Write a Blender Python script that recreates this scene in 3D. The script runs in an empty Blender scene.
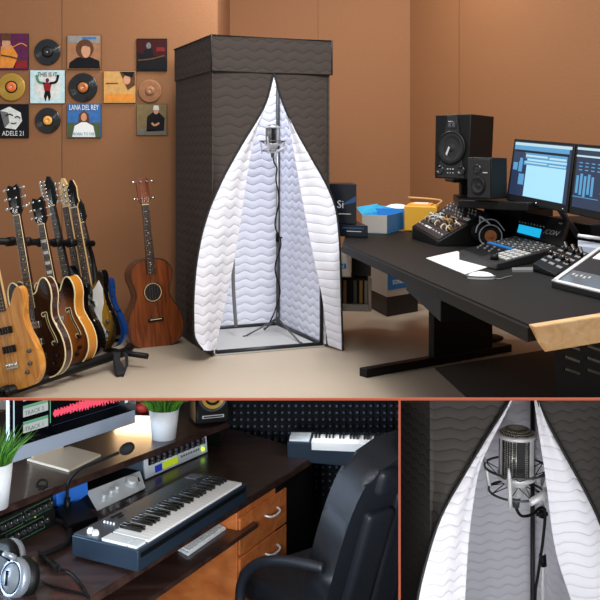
import bpy, bmesh, math, random
from mathutils import Vector, Matrix
random.seed(7)
PI = math.pi
V3 = Vector
scene = bpy.context.scene
col = scene.collection
# ------------------------------------------------------------------ camera
CZ = 1.3; F = 950.0; HY = 155.0
cd = bpy.data.cameras.new('camera'); cam = bpy.data.objects.new('camera', cd); col.objects.link(cam)
cd.sensor_width = 36; cd.lens = F/600*36; cd.shift_y = -(300-HY)/600
cam.location = (0, 0, CZ); cam.rotation_euler = (PI/2, 0, 0); scene.camera = cam
cd.clip_start = .05

def V(px, py, Y):                       # a point at depth Y
    return Vector(((px-300)/F*Y, Y, CZ-(py-HY)/F*Y))
def W(px, py, z):                       # a point at height z
    Y = (CZ-z)*F/(py-HY)
    return Vector(((px-300)/F*Y, Y, z))

# ------------------------------------------------------------------ materials
def lin(c):
    c /= 255.
    return c/12.92 if c <= .04045 else ((c+.055)/1.055)**2.4
def rgb(h):
    return (lin(int(h[0:2],16)), lin(int(h[2:4],16)), lin(int(h[4:6],16)), 1)
MATS = {}
def mat(name, color, rough=.5, metal=0., bump=0., scale=40., var=0., emit=0., spec=.5, coat=0.):
    m = bpy.data.materials.new(name); m.use_nodes = True; MATS[name] = m
    nt = m.node_tree; b = nt.nodes['Principled BSDF']
    c = rgb(color)
    b.inputs['Base Color'].default_value = c
    b.inputs['Roughness'].default_value = rough
    b.inputs['Metallic'].default_value = metal
    b.inputs['Specular IOR Level'].default_value = spec
    b.inputs['Coat Weight'].default_value = coat
    if emit:
        b.inputs['Base Color'].default_value = (.01,.01,.01,1)
        b.inputs['Emission Color'].default_value = c
        b.inputs['Emission Strength'].default_value = emit
    if bump or var:
        tc = nt.nodes.new('ShaderNodeTexCoord'); nz = nt.nodes.new('ShaderNodeTexNoise')
        nz.inputs['Scale'].default_value = scale; nz.inputs['Detail'].default_value = 4
        nt.links.new(tc.outputs['Object'], nz.inputs['Vector'])
        if bump:
            bp = nt.nodes.new('ShaderNodeBump'); bp.inputs['Strength'].default_value = bump; bp.inputs['Distance'].default_value = .01
            nt.links.new(nz.outputs['Fac'], bp.inputs['Height']); nt.links.new(bp.outputs['Normal'], b.inputs['Normal'])
        if var:
            mx = nt.nodes.new('ShaderNodeMix'); mx.data_type = 'RGBA'
            mx.inputs[6].default_value = tuple(min(1, v*(1+var)) for v in c[:3])+(1,)
            mx.inputs[7].default_value = tuple(v*(1-var) for v in c[:3])+(1,)
            nt.links.new(nz.outputs['Fac'], mx.inputs[0]); nt.links.new(mx.outputs[2], b.inputs['Base Color'])
    return m
def wood(name, c1, c2, axis=0, scale=3., rough=.4, stretch=14., coat=0.):
    m = mat(name, c1, rough, coat=coat); nt = m.node_tree; b = nt.nodes['Principled BSDF']
    tc = nt.nodes.new('ShaderNodeTexCoord'); mp = nt.nodes.new('ShaderNodeMapping'); nz = nt.nodes.new('ShaderNodeTexNoise')
    s = [stretch]*3; s[axis] = 1; mp.inputs['Scale'].default_value = s
    nz.inputs['Scale'].default_value = scale; nz.inputs['Detail'].default_value = 6; nz.inputs['Distortion'].default_value = .6
    cr = nt.nodes.new('ShaderNodeValToRGB'); cr.color_ramp.elements[0].position = .35; cr.color_ramp.elements[1].position = .68
    cr.color_ramp.elements[0].color = rgb(c1); cr.color_ramp.elements[1].color = rgb(c2)
    nt.links.new(tc.outputs['Object'], mp.inputs['Vector']); nt.links.new(mp.outputs[0], nz.inputs['Vector'])
    nt.links.new(nz.outputs['Fac'], cr.inputs[0]); nt.links.new(cr.outputs[0], b.inputs['Base Color'])
    return m
def burst(name, stops, cx, cz, rx, rz, rough=.18):
    m = mat(name, stops[0][1], rough, coat=.6); nt = m.node_tree; b = nt.nodes['Principled BSDF']
    tc = nt.nodes.new('ShaderNodeTexCoord'); mp = nt.nodes.new('ShaderNodeMapping'); ln = nt.nodes.new('ShaderNodeVectorMath'); ln.operation = 'LENGTH'
    mp.inputs['Location'].default_value = (-cx/rx, 0, -cz/rz); mp.inputs['Scale'].default_value = (1/rx, 0, 1/rz)
    cr = nt.nodes.new('ShaderNodeValToRGB'); el = cr.color_ramp.elements
    el[0].position = stops[0][0]; el[0].color = rgb(stops[0][1]); el[1].position = stops[-1][0]; el[1].color = rgb(stops[-1][1])
    for p, c in stops[1:-1]:
        e = el.new(p); e.color = rgb(c)
    nt.links.new(tc.outputs['Object'], mp.inputs['Vector']); nt.links.new(mp.outputs[0], ln.inputs[0])
    nt.links.new(ln.outputs['Value'], cr.inputs[0]); nt.links.new(cr.outputs[0], b.inputs['Base Color'])
    return m
def quilt(name, color, p, q, amp, dist, rough=.8, line=.6):
    """quilted fabric stitched in wavy rows: row height p, wave length q"""
    m = mat(name, color, rough, spec=.25); nt = m.node_tree; b = nt.nodes['Principled BSDF']; L = nt.links.new
    tc = nt.nodes.new('ShaderNodeTexCoord'); sx = nt.nodes.new('ShaderNodeSeparateXYZ'); L(tc.outputs['Object'], sx.inputs[0])
    def mt(op, a, bb=None):
        n = nt.nodes.new('ShaderNodeMath'); n.operation = op
        for i, v in enumerate((a, bb)):
            if v is None: continue
            if isinstance(v, (int, float)): n.inputs[i].default_value = v
            else: L(v, n.inputs[i])
        return n.outputs[0]
    xy = mt('ADD', sx.outputs[0], sx.outputs[1])
    s = mt('MULTIPLY', mt('SINE', mt('MULTIPLY', xy, 2*PI/q)), amp)
    h = mt('POWER', mt('ABSOLUTE', mt('SINE', mt('MULTIPLY', mt('ADD', sx.outputs[2], s), PI/p))), .45)
    nz = nt.nodes.new('ShaderNodeTexNoise'); nz.inputs['Scale'].default_value = 9; L(tc.outputs['Object'], nz.inputs['Vector'])
    h2 = mt('ADD', h, mt('MULTIPLY', nz.outputs['Fac'], 1.2))
    bp = nt.nodes.new('ShaderNodeBump'); bp.inputs['Strength'].default_value = 1; bp.inputs['Distance'].default_value = dist
    L(h2, bp.inputs['Height']); L(bp.outputs['Normal'], b.inputs['Normal'])
    c = rgb(color); mx = nt.nodes.new('ShaderNodeMix'); mx.data_type = 'RGBA'       # shade in the seam grooves, painted as a darker colour
    mx.inputs[6].default_value = tuple(v*line for v in c[:3])+(1,); mx.inputs[7].default_value = c
    L(mt('MINIMUM', mt('MULTIPLY', h, 1.6), 1.0), mx.inputs[0]); L(mx.outputs[2], b.inputs['Base Color'])
    return m
def meshmat(name, c1, c2, scale):
    m = mat(name, c1, .35, .7); nt = m.node_tree; b = nt.nodes['Principled BSDF']
    tc = nt.nodes.new('ShaderNodeTexCoord'); vo = nt.nodes.new('ShaderNodeTexVoronoi'); vo.inputs['Scale'].default_value = scale; vo.inputs['Randomness'].default_value = .15
    cr = nt.nodes.new('ShaderNodeValToRGB'); cr.color_ramp.elements[0].color = rgb(c2); cr.color_ramp.elements[1].color = rgb(c1)
    cr.color_ramp.elements[0].position = .3; cr.color_ramp.elements[1].position = .5
    nt.links.new(tc.outputs['Object'], vo.inputs['Vector']); nt.links.new(vo.outputs['Distance'], cr.inputs[0]); nt.links.new(cr.outputs[0], b.inputs['Base Color'])
    return m

mat('wall_paint', '8C5D39', .75, bump=.15, scale=60, var=.04)
mat('floor_vinyl', 'BAAA96', .55, bump=.03, scale=8, var=.03)
mat('black', '0A0A0B', .5, spec=.25); mat('black_matte', '141415', .8); mat('black_gloss', '08080A', .15, coat=.5)
mat('black_desk', '121110', .6, bump=.06, scale=180, spec=.2); mat('dark_grey', '222224', .5, spec=.3); mat('mid_grey', '6E6E70', .5)
mat('light_grey', 'B4B4B2', .5); mat('white', 'ECECEA', .5); mat('white_gloss', 'F2F2F2', .2, coat=.4); mat('cream', 'E6D8A8', .4)
mat('steel', 'DEDEE0', .38, .2); mat('chrome', 'E4E4E6', .12, 1.); mat('dark_steel', '56565A', .4, .5); mat('gunmetal', '33343A', .4, .5)
mat('red', 'B03028', .5); mat('orange', 'E0702C', .5); mat('gold', 'B8923C', .35, .4); mat('copper', 'C07038', .4, .3)
mat('blue', '1F6FB8', .5); mat('cyan_card', '3CC4F4', .6); mat('blue_card', '1E74BC', .6); mat('card_grey', 'B2ADA6', .7); mat('card_white', 'E2DCD2', .7)
mat('card_tan', 'C59A62', .7); mat('navy', '10131E', .35); mat('navy_stripe', '1F4470', .4); mat('yellow', 'D8A030', .5); mat('tape', 'F0A848', .5)
mat('trim_orange', 'FF7E56', .6)
mat('maple', 'D9B57A', .3, coat=.4); mat('rosewood', '3A241A', .5); mat('ebony', '17120F', .4); mat('nickel', 'CFCFCB', .25, 1.)
wood('bass_wood', 'B8742A', 'D99A48', 2, 5, .25, 10, .5); wood('uke_wood', '5E2A12', '8E4A22', 2, 4, .3, 12, .4)
wood('uke_side', '4A1F0E', '6E3418', 2, 4, .3, 12, .4); wood('desk_maple', 'DDAE78', 'ECC796', 0, 3, .4, 12)
wood('walnut', '2A1A16', '44302A', 0, 2.5, .32, 9, .25); wood('cherry', 'B4602C', 'CC7A40', 0, 2.5, .45, 8)
mat('blue_paint', '173C78', .2, coat=.6); mat('blue_case', '2466C0', .4); mat('brown_paint', '1E0F0D', .15, coat=.7); mat('amber_side', 'C8802C', .2, coat=.6); mat('brown_side', '3A1A14', .2, coat=.6)
burst('semi_burst', [(0,'C07830'),(.45,'9A5420'),(.75,'3A1A0C'),(.95,'0C0706')], 0, .21, .27, .30)
burst('bass_burst', [(0,'C89A2C'),(.5,'A87E22'),(.78,'3A2810'),(.95,'0C0A08')], 0, .23, .2, .30)
mat('screen_light', 'A8E0FA', .4, emit=1.05); mat('screen_mid', '5AA8DC', .4, emit=.85); mat('screen_dark', '1C3054', .3, emit=.9)
mat('screen_navy', '1E3050', .3, emit=.9); mat('screen_cyan', '20B4E8', .3, emit=1.0); mat('screen_white', 'CDEFFA', .3, emit=.85)
mat('screen_black', '07080C', .08, coat=.4); mat('wave_red', 'F0506A', .4, emit=1.1); mat('track_label', 'C8D2D0', .4, emit=.75); mat('track_green','78C8A0',.4,emit=.6)
mat('imac_silver', 'AEBACB', .4, .15); mat('imac_foot', 'DCCDB8', .35, .2)
mat('lcd_yellow', 'B4C81C', .4, emit=.8); mat('lcd_blue', '1830A0', .4, emit=.7); mat('led_green', 'A0E820', .4, emit=3.); mat('bulb', 'FFC070', .4, emit=2.)
mat('grass_green', '5C9C2C', .5); mat('grass_dark', '3C7420', .5); mat('pot_white', 'E4E6E8', .45)
mat('leather', '141820', .52, bump=.12, scale=140); mat('foam', '15181F', .85); mat('foam_highlight', '4C5668', .8)
mat('silver_plate', 'E2E8EC', .4, .05); mat('key_white', 'F4F2F0', .25); mat('key_black', '0A0A0B', .2, coat=.3); mat('keyboard_grey', '56626E', .35, .5); mat('keyboard_side', '2C3A4A', .4, .4)
mat('green_line', '3C6C48', .5); mat('headphone_silver', '8E949C', .35, .5); mat('room_dark', '1E1C1D', .8); mat('warm_wall', '9A6A44', .8)
mat('screen_glass', '6C7076', .15); mat('cone_gold', 'C8A040', .4)
quilt('booth_black', '443C39', .062, .115, .010, .0045, line=.82); quilt('booth_white', 'ECEFFC', .060, .13, .010, .006, line=.97)
quilt('tent_black', '4A4644', .027, .052, .004, .003, line=.8); quilt('tent_white', 'F3F2FA', .029, .062, .0045, .0032, line=.97)
meshmat('grille_mesh', '4A4A48', 'D8D8D2', 190)
mat('piping', '0E0E0F', .6)

# ------------------------------------------------------------------ mesh builder
class MB:
    def __init__(s, m='black'):
        s.bm = bmesh.new(); s.mats = []; s.m(m); s.smooth = False; s.T = Matrix.Identity(4)
    def m(s, name):
        if name not in s.mats: s.mats.append(name)
        s.ci = s.mats.index(name); return s
    def v(s, p): return s.bm.verts.new(s.T @ Vector(p))
    def f(s, vs, smooth=False):
        try: fc = s.bm.faces.new(vs)
        except ValueError: return None
        fc.material_index = s.ci; fc.smooth = smooth; return fc
    def hexa(s, P, bevel=0., seg=2):
        """P: 8 points, bottom ring 0-3 then top ring 4-7"""
        vs = [s.v(p) for p in P]
        fs = [s.f([vs[i] for i in q]) for q in ((3,2,1,0),(4,5,6,7),(0,1,5,4),(1,2,6,5),(2,3,7,6),(3,0,4,7))]
        if bevel:
            es = list({e for f_ in fs if f_ for e in f_.edges})
            r = bmesh.ops.bevel(s.bm, geom=es, offset=bevel, segments=seg, affect='EDGES', profile=.6, clamp_overlap=True)
            for f_ in r['faces']: f_.material_index = s.ci; f_.smooth = True
        return s
    def box(s, x0, x1, y0, y1, z0, z1, bevel=0., seg=2):
        return s.hexa([(x0,y0,z0),(x1,y0,z0),(x1,y1,z0),(x0,y1,z0),(x0,y0,z1),(x1,y0,z1),(x1,y1,z1),(x0,y1,z1)], bevel, seg)
    def frame(s, d):
        d = d.normalized(); a = Vector((0,0,1)) if abs(d.z) < .9 else Vector((1,0,0))
        u = d.cross(a).normalized(); return u, d.cross(u).normalized()
    def cyl(s, p0, p1, r0, r1=None, n=20, caps=True):
        p0 = Vector(p0); p1 = Vector(p1); r1 = r0 if r1 is None else r1
        u, w = s.frame(p1-p0); A = []; B = []
        for i in range(n):
            a = 2*PI*i/n; o = u*math.cos(a)+w*math.sin(a)
            A.append(s.v(p0+o*r0)); B.append(s.v(p1+o*r1))
        for i in range(n):
            j = (i+1) % n; s.f([A[i],A[j],B[j],B[i]], True)
        if caps: s.f(A[::-1]); s.f(B)
        return s
    def tube(s, pts, r, n=8, closed=False, sm=0):
        pts = [Vector(p) for p in pts]
        if sm: pts = smooth_path(pts, sm, closed)
        N = len(pts); rs = r if isinstance(r, (list, tuple)) else [r]*N
        rings = []; u = None
        for i, p in enumerate(pts):
            a = pts[(i-1) % N] if (closed or i) else p; b = pts[(i+1) % N] if (closed or i < N-1) else p
            d = (b-a).normalized()
            if u is None: u, w = s.frame(d)
            else:
                u = (u-d*u.dot(d))
                u = u.normalized() if u.length > 1e-6 else s.frame(d)[0]
                w = d.cross(u).normalized()
            rings.append([s.v(p+(u*math.cos(2*PI*k/n)+w*math.sin(2*PI*k/n))*rs[i]) for k in range(n)])
        for i in range(N if closed else N-1):
            A = rings[i]; B = rings[(i+1) % N]
            for k in range(n):
                j = (k+1) % n; s.f([A[k],A[j],B[j],B[k]], True)
        if not closed: s.f(rings[0][::-1]); s.f(rings[-1])
        return s
    def lathe(s, prof, n=32, M=None, cap=False):
        M = M or Matrix.Identity(4); rings = []
        for r, z in prof:
            rings.append([s.v(M @ Vector((r*math.cos(2*PI*i/n), r*math.sin(2*PI*i/n), z))) for i in range(n)] if r > 1e-6 else [s.v(M @ Vector((0,0,z)))])
        for A, B in zip(rings, rings[1:]):
            for i in range(n):
                j = (i+1) % n
                if len(A) == 1 and len(B) == 1: continue
                if len(A) == 1: s.f([A[0],B[j],B[i]], True)
                elif len(B) == 1: s.f([A[i],A[j],B[0]], True)
                else: s.f([A[i],A[j],B[j],B[i]], True)
        return s
    def prism(s, poly, y0, y1, side=None, bevel=0.):
        """polygon in x,z pushed from y0 (front) to y1"""
        A = [s.v((x,y0,z)) for x, z in poly]; B = [s.v((x,y1,z)) for x, z in poly]; n = len(poly)
        f0 = s.f(A); f1 = s.f(B[::-1]); c = s.ci
        if side: s.m(side)
        for i in range(n):
            j = (i+1) % n; s.f([A[j],A[i],B[i],B[j]], n > 12)
        s.ci = c
        if bevel and f0 and f1:
            es = list(f0.edges)+list(f1.edges)
            bmesh.ops.bevel(s.bm, geom=es, offset=bevel, segments=3, affect='EDGES', profile=.6)
        return s
    def sphere(s, c, r, n=20, k=12, M=None):
        r = (r, r, r) if isinstance(r, (int, float)) else r; c = Vector(c)
        MM = Matrix.Translation(c) @ (M or Matrix.Identity(4)) @ Matrix.Diagonal((r[0], r[1], r[2], 1))
        return s.lathe([(math.sin(PI*i/k), -math.cos(PI*i/k)) for i in range(k+1)], n, MM)
    def quad(s, a, b, c, d, smooth=False): s.f([s.v(a),s.v(b),s.v(c),s.v(d)], smooth); return s
    def strip(s, A, B, k=8, off=None):
        rows = []
        for i, (a, b) in enumerate(zip(A, B)):
            row = []
            for j in range(k+1):
                t = j/k; p = Vector(a).lerp(Vector(b), t)
                if off: p = p+off(i/(len(A)-1), t)
                row.append(s.v(p))
            rows.append(row)
        for r0, r1 in zip(rows, rows[1:]):
            for j in range(k): s.f([r0[j],r0[j+1],r1[j+1],r1[j]], True)
        return s
    # flat shapes on the plane y (facing -y)
    def rect(s, x0, x1, z0, z1, y, t=.0012): return s.box(x0, x1, y-t, y, z0, z1)
    def disc(s, cx, cz, rx, rz, y, n=24, t=.0012):
        return s.prism([(cx+rx*math.cos(2*PI*i/n), cz+rz*math.sin(2*PI*i/n)) for i in range(n)], y-t, y)
    def poly(s, pts, y, t=.0012): return s.prism(pts, y-t, y)
    def ribbon(s, path, w, y, t=.0012, sm=6):
        p = smooth_path([Vector((a,0,b)) for a, b in path], sm, False); L = []; R = []
        for i in range(len(p)):
            d = (p[min(i+1,len(p)-1)]-p[max(i-1,0)]).normalized(); n_ = Vector((-d.z,0,d.x))*(w(i/(len(p)-1)) if callable(w) else w)/2
            L.append((p[i]+n_)); R.append((p[i]-n_))
        return s.poly([(q.x,q.z) for q in L]+[(q.x,q.z) for q in R[::-1]], y, t)
    def text(s, st, size, M, t=.001, xs=1.):
        """M maps text x,y (origin centre) to space"""
        cu = bpy.data.curves.new('t', 'FONT'); cu.body = st; cu.size = size; cu.align_x = 'CENTER'; cu.align_y = 'CENTER'; cu.extrude = t; cu.resolution_u = 2
        o = bpy.data.objects.new('t', cu); col.objects.link(o); bpy.context.view_layer.update()
        me = bpy.data.meshes.new_from_object(o.evaluated_get(bpy.context.evaluated_depsgraph_get()))
        vs = [s.v(M @ Vector((v_.co.x*xs, v_.co.y, v_.co.z))) for v_ in me.vertices]
        for p in me.polygons: s.f([vs[i] for i in p.vertices])
        bpy.data.objects.remove(o); bpy.data.curves.remove(cu); bpy.data.meshes.remove(me); return s
def smooth_path(pts, k, closed=False):
    out = []; N = len(pts)
    for i in range(N if closed else N-1):
        g = lambda j: pts[j % N] if closed else pts[max(0, min(N-1, j))]
        p0, p1, p2, p3 = g(i-1), g(i), g(i+1), g(i+2)
        for j in range(k):
            t = j/k
            out.append(.5*((2*p1)+(-p0+p2)*t+(2*p0-5*p1+4*p2-p3)*t*t+(-p0+3*p1-3*p2+p3)*t**3))
    if not closed: out.append(pts[-1])
    return out
MW = {}
def thing(name, label, cat, M=None, group=None):
    o = bpy.data.objects.new(name, None); col.objects.link(o); o.empty_display_size = .05
    if M is None: M = Matrix.Identity(4)
    if isinstance(M, (Vector, tuple)): M = Matrix.Translation(Vector(M))
    o.matrix_world = M; MW[o.name] = M.copy()
    o['label'] = label; o['category'] = cat
    if group: o['group'] = group
    return o
def part(name, mb, parent, label=None, local=False):
    """the mesh is given in world coordinates unless local; linked as ONE object under parent"""
    me = bpy.data.meshes.new(name)
    if not local: mb.bm.transform(MW[parent.name].inverted())
    bmesh.ops.recalc_face_normals(mb.bm, faces=mb.bm.faces)
    mb.bm.to_mesh(me); mb.bm.free()
    for n in mb.mats: me.materials.append(MATS[n])
    o = bpy.data.objects.new(name, me); col.objects.link(o); o.parent = parent; MW[o.name] = MW[parent.name].copy()
    if label: o['label'] = label
    return o
def solo(name, mb, label=None, cat=None, group=None, kind=None, M=None):
    """a top-level mesh; with M the mesh is local to M, else it is in world space and its origin goes to its base"""
    if M is None:
        vs = [v.co for v in mb.bm.verts]
        c = Vector(((min(v.x for v in vs)+max(v.x for v in vs))/2, (min(v.y for v in vs)+max(v.y for v in vs))/2, min(v.z for v in vs)))
        M = Matrix.Translation(c); mb.bm.transform(M.inverted())
    bmesh.ops.recalc_face_normals(mb.bm, faces=mb.bm.faces)
    me = bpy.data.meshes.new(name); mb.bm.to_mesh(me); mb.bm.free()
    for n in mb.mats: me.materials.append(MATS[n])
    o = bpy.data.objects.new(name, me); col.objects.link(o); o.matrix_world = M; MW[o.name] = M.copy()
    if label: o['label'] = label
    if cat: o['category'] = cat
    if group: o['group'] = group
    if kind: o['kind'] = kind
    return o
def children(o): return [c for c in bpy.data.objects if c.parent == o]
class Q:
    """a flat panel by its four corners TL TR BR BL; p(u,v,h) lies h off it"""
    def __init__(s, tl, tr, br, bl):
        s.c = [Vector(x) for x in (tl,tr,br,bl)]
        E_ = Vector((0,0,CZ)); pn = (s.c[1]-s.c[0]).cross(s.c[2]-s.c[0]); dr_ = s.c[3]-E_
        if abs(pn.dot(dr_)) > 1e-9: s.c[3] = E_+dr_*(pn.dot(s.c[0]-E_)/pn.dot(dr_))
        s.n = (s.c[1]-s.c[0]).cross(s.c[3]-s.c[0]).normalized()*-1
        if s.n.dot(E_-s.c[0]) < 0: s.n = -s.n
    def p(s, u, v, h=0.): return s.c[0].lerp(s.c[1], u).lerp(s.c[3].lerp(s.c[2], u), v)+s.n*h
    def rect(s, mb, u0, u1, v0, v1, h=.003, h0=0., bevel=0.):
        return mb.hexa([s.p(u0,v1,h0),s.p(u1,v1,h0),s.p(u1,v0,h0),s.p(u0,v0,h0),s.p(u0,v1,h),s.p(u1,v1,h),s.p(u1,v0,h),s.p(u0,v0,h)], bevel)
    def slab(s, mb, th, bevel=0.): return s.rect(mb, 0, 1, 0, 1, 0, -th, bevel)
    def down(s, mb, z, bevel=0.):
        P = s.c[3], s.c[2], s.c[1], s.c[0]
        return mb.hexa([(p.x,p.y,z) for p in P]+[tuple(p) for p in P], bevel)
    def knob(s, mb, u, v, r, h, n=14, h0=0.): return mb.cyl(s.p(u,v,h0), s.p(u,v,h), r, r*.85, n)
    def mat4(s, u, v, h=.001):
        x = (s.p(min(u+.05,1),v)-s.p(u,v)).normalized(); x = (s.c[1]-s.c[0]).normalized(); y = s.n.cross(x).normalized()
        M = Matrix((x, y, s.n)).transposed().to_4x4(); M.translation = s.p(u,v,h); return M

# ------------------------------------------------------------------ the setting
KS = (398.3-HY)/F                                    # slope of the added lid over the two lower rooms
def lidz(Y): return CZ-KS*Y
Yf = CZ/KS                                           # where the lid meets the level floor
ZB = -.88                                            # floor of the lower rooms
m = MB('floor_vinyl'); m.box(-4, 4, Yf, 9, -.06, 0); solo('floor', m, kind='structure')
m = MB('floor_vinyl')
Y0 = 1.9
m.hexa([(-2.2,Y0,lidz(Y0)-.003),(2.2,Y0,lidz(Y0)-.003),(2.2,Yf,-.003),(-2.2,Yf,-.003),(-2.2,Y0,lidz(Y0)),(2.2,Y0,lidz(Y0)),(2.2,Yf,0),(-2.2,Yf,0)])
solo('lid_added', m, kind='structure')  # added lid, edge-on and unseen, keeps upper light off the lower rooms
m = MB('trim_orange'); m.box(-2.2, 2.2, Y0-.006, Y0, V(0,399.7,Y0).z, V(0,397.6,Y0).z); solo('trim_1', m, kind='structure')
px0 = V(398.6,0,Y0-.003).x; px1 = V(400.6,0,Y0-.003).x
m = MB('trim_orange'); m.box(px0, px1, Y0-.006, Y0, ZB, V(0,399.7,Y0).z); solo('trim_2', m, kind='structure')
KX0, KX1 = (398.9-300)/F, (400.3-300)/F              # the dividing wall between the lower rooms
m = MB('mid_grey')
m.hexa([(KX0*Y0,Y0,ZB),(KX1*Y0,Y0,ZB),(KX1*Yf,Yf-.02,ZB),(KX0*Yf,Yf-.02,ZB),(KX0*Y0,Y0,lidz(Y0)-.004),(KX1*Y0,Y0,lidz(Y0)-.004),(KX1*Yf,Yf-.02,-.004),(KX0*Yf,Yf-.02,-.004)])
solo('wall_divider', m, kind='structure')
m = MB('room_dark'); m.box(-2.2, 2.2, Y0, Yf, ZB-.05, ZB); solo('floor_lower', m, kind='structure')
m = MB('warm_wall'); m.box(-2.2, -.42, Yf-.03, Yf+.03, ZB, -.061); solo('wall_lower_left', m, kind='structure')
m = MB('room_dark'); m.box(-.42, .52, Yf-.01, Yf+.03, ZB, -.061); solo('wall_lower_back', m, kind='structure')
m = MB('wall_paint'); m.box(.53, 2.2, Yf-.03, Yf+.03, ZB, -.061); solo('wall_lower_right', m, kind='structure')
m = MB('room_dark')
m.hexa([(-2.25,Y0,ZB),(-2.2,Y0,ZB),(-2.2,Yf,ZB),(-2.25,Yf,ZB),(-2.25,Y0,lidz(Y0)),(-2.2,Y0,lidz(Y0)),(-2.2,Yf,0),(-2.25,Yf,0)])
solo('wall_lower_side', m, kind='structure')
m = MB('wall_paint')
m.hexa([(2.2,Y0,ZB),(2.25,Y0,ZB),(2.25,Yf,ZB),(2.2,Yf,ZB),(2.2,Y0,lidz(Y0)),(2.25,Y0,lidz(Y0)),(2.25,Yf,0),(2.2,Yf,0)])
solo('wall_lower_side_right', m, kind='structure')

YW = 7.15
m = MB('wall_paint'); m.box(-4, -.625, YW, YW+.1, 0, 3.6); solo('wall_left', m, kind='structure')
m = MB('wall_paint'); m.box(-.625, -.62, YW+.0, 8.4, 0, 3.6); m.box(-.625, .973, 8.4, 8.5, 0, 3.6); solo('wall_back', m, kind='structure')
a = Vector((.973, 8.4, 0)); b = Vector((3.6, 3.76, 0)); n_ = Vector((b-a).normalized().cross(Vector((0,0,1))))*-.1
m = MB('wall_paint'); m.hexa([a,b,b+n_,a+n_]+[p+Vector((0,0,3.6)) for p in (a,b,b+n_,a+n_)]); solo('wall_right', m, kind='structure')
m = MB('room_dark')                                   # thin joints between the wall boards
x = V(62,0,YW).x; m.box(x-.0012, x+.0012, YW-.002, YW, 0, 3.6)
x = V(318,0,8.4).x; m.box(x-.001, x+.001, 8.398, 8.4, 0, 3.6)
d = (b-a).normalized(); t = 0
for k in range(400):
    p = a+d*(k*.01)
    if p.x/p.y*F+300 > 459: break
m.hexa([p+v for v in (Vector((-.0015,-.002,0)),Vector((.0015,-.002,0)),Vector((.0015,.002,0)),Vector((-.0015,.002,0)))]+[p+v for v in (Vector((-.0015,-.002,3.6)),Vector((.0015,-.002,3.6)),Vector((.0015,.002,3.6)),Vector((-.0015,.002,3.6)))])
solo('trim_3', m, kind='structure')

# ------------------------------------------------------------------ covers and records on the wall
YA = YW-.0142
def wallM(px, py): return Matrix.Translation(V(px, py, YA))
PX = YA/F                                            # metres per pixel there
for n, c in {'a_purple':'5A2448','a_orange':'D88838','a_red':'8C2428','a_skin':'C89070','a_teal':'5E9CB0','a_sky':'C4DCE2','a_dk':'141418','a_brown':'5C3C28','a_grey':'8C8884','a_lt':'D8D8D4','a_mid':'6A6A6C',
             'a_blue':'3C6CA8','a_grass':'4C5A3C','a_tan':'C89A5C','a_navy':'28323C','a_maroon':'3A1214','a_khaki':'7C6A4A','a_fog':'A07050','a_green':'4E8A6A','a_darkred':'6A2020'}.items(): mat(n, c, .5, var=.35, scale=30, spec=.15)
def cover(px0, px1, py0, py1, label, base, draw):
    w = (px1-px0)*PX; h = (py1-py0)*PX
    M = wallM((px0+px1)/2, (py0+py1)/2)
    m = MB('black'); m.box(-w/2, w/2, 0, .014, -h/2, h/2, .002)
    m.m(base).rect(-w/2+.002, w/2-.002, -h/2+.002, h/2-.002, -.0002, .001)
    draw(m, w/2, h/2)
    return solo('album_cover', m, label, 'album cover', 'album covers on the wall', M=M)
Y1, Y2, Y3 = -.0013, -.0026, -.0039
def A1(m, w, h):
    m.m('a_orange').poly([(-.9*w,-.9*h),(.1*w,-.9*h),(.3*w,-.2*h),(-.1*w,.35*h),(-.8*w,.3*h)], Y1)
    m.m('a_skin').disc(-.45*w,.45*h,.28*w,.34*h,Y2); m.m('a_brown').poly([(-.8*w,.95*h),(-.1*w,.95*h),(-.2*w,.6*h),(-.75*w,.62*h)],Y3)
    m.m('a_brown').ribbon([(-.8*w,-.2*h),(.1*w,-.35*h),(.75*w,-.6*h)], .10*w, Y3); m.m('a_orange').ribbon([(-.1*w,.2*h),(.5*w,.45*h),(.9*w,.3*h)], .06*w, Y2)
    m.m('a_red').poly([(0,-.9*h),(.9*w,-.9*h),(.9*w,-.5*h),(.2*w,-.5*h)], Y1)
def A2(m, w, h):
    m.m('a_grey').rect(-.95*w,.95*w,.55*h,.95*h,Y1); m.m('a_blue').rect(-.1*w,.7*w,.76*h,.88*h,Y2)
    m.m('a_dk').poly([(-.9*w,-.95*h),(.95*w,-.95*h),(.9*w,-.5*h),(.3*w,-.25*h),(-.4*w,-.3*h),(-.85*w,-.6*h)],Y1)
    m.m('a_brown').disc(.05*w,.2*h,.52*w,.55*h,Y2); m.m('a_skin').disc(.12*w,.08*h,.27*w,.40*h,Y3); m.m('a_brown').poly([(-.25*w,.3*h),(0,.62*h),(.4*w,.5*h),(.38*w,.28*h),(.1*w,.38*h)],-.0052)
def A3(m, w, h):
    m.m('a_maroon').poly([(-.95*w,.1*h),(.95*w,-.2*h),(.95*w,.9*h),(-.95*w,.9*h)],Y1); m.m('a_mid').disc(-.2*w,.55*h,.16*w,.2*h,Y2)
    m.m('a_dk').poly([(-.6*w,-.9*h),(-.5*w,.3*h),(0,.42*h),(.2*w,-.3*h),(.4*w,-.9*h)],Y2); m.m('a_brown').ribbon([(-.9*w,-.35*h),(0,-.25*h),(.85*w,-.05*h)],.09*w,Y3); m.m('a_darkred').rect(.3*w,.85*w,.2*h,.45*h,Y2)
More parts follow.
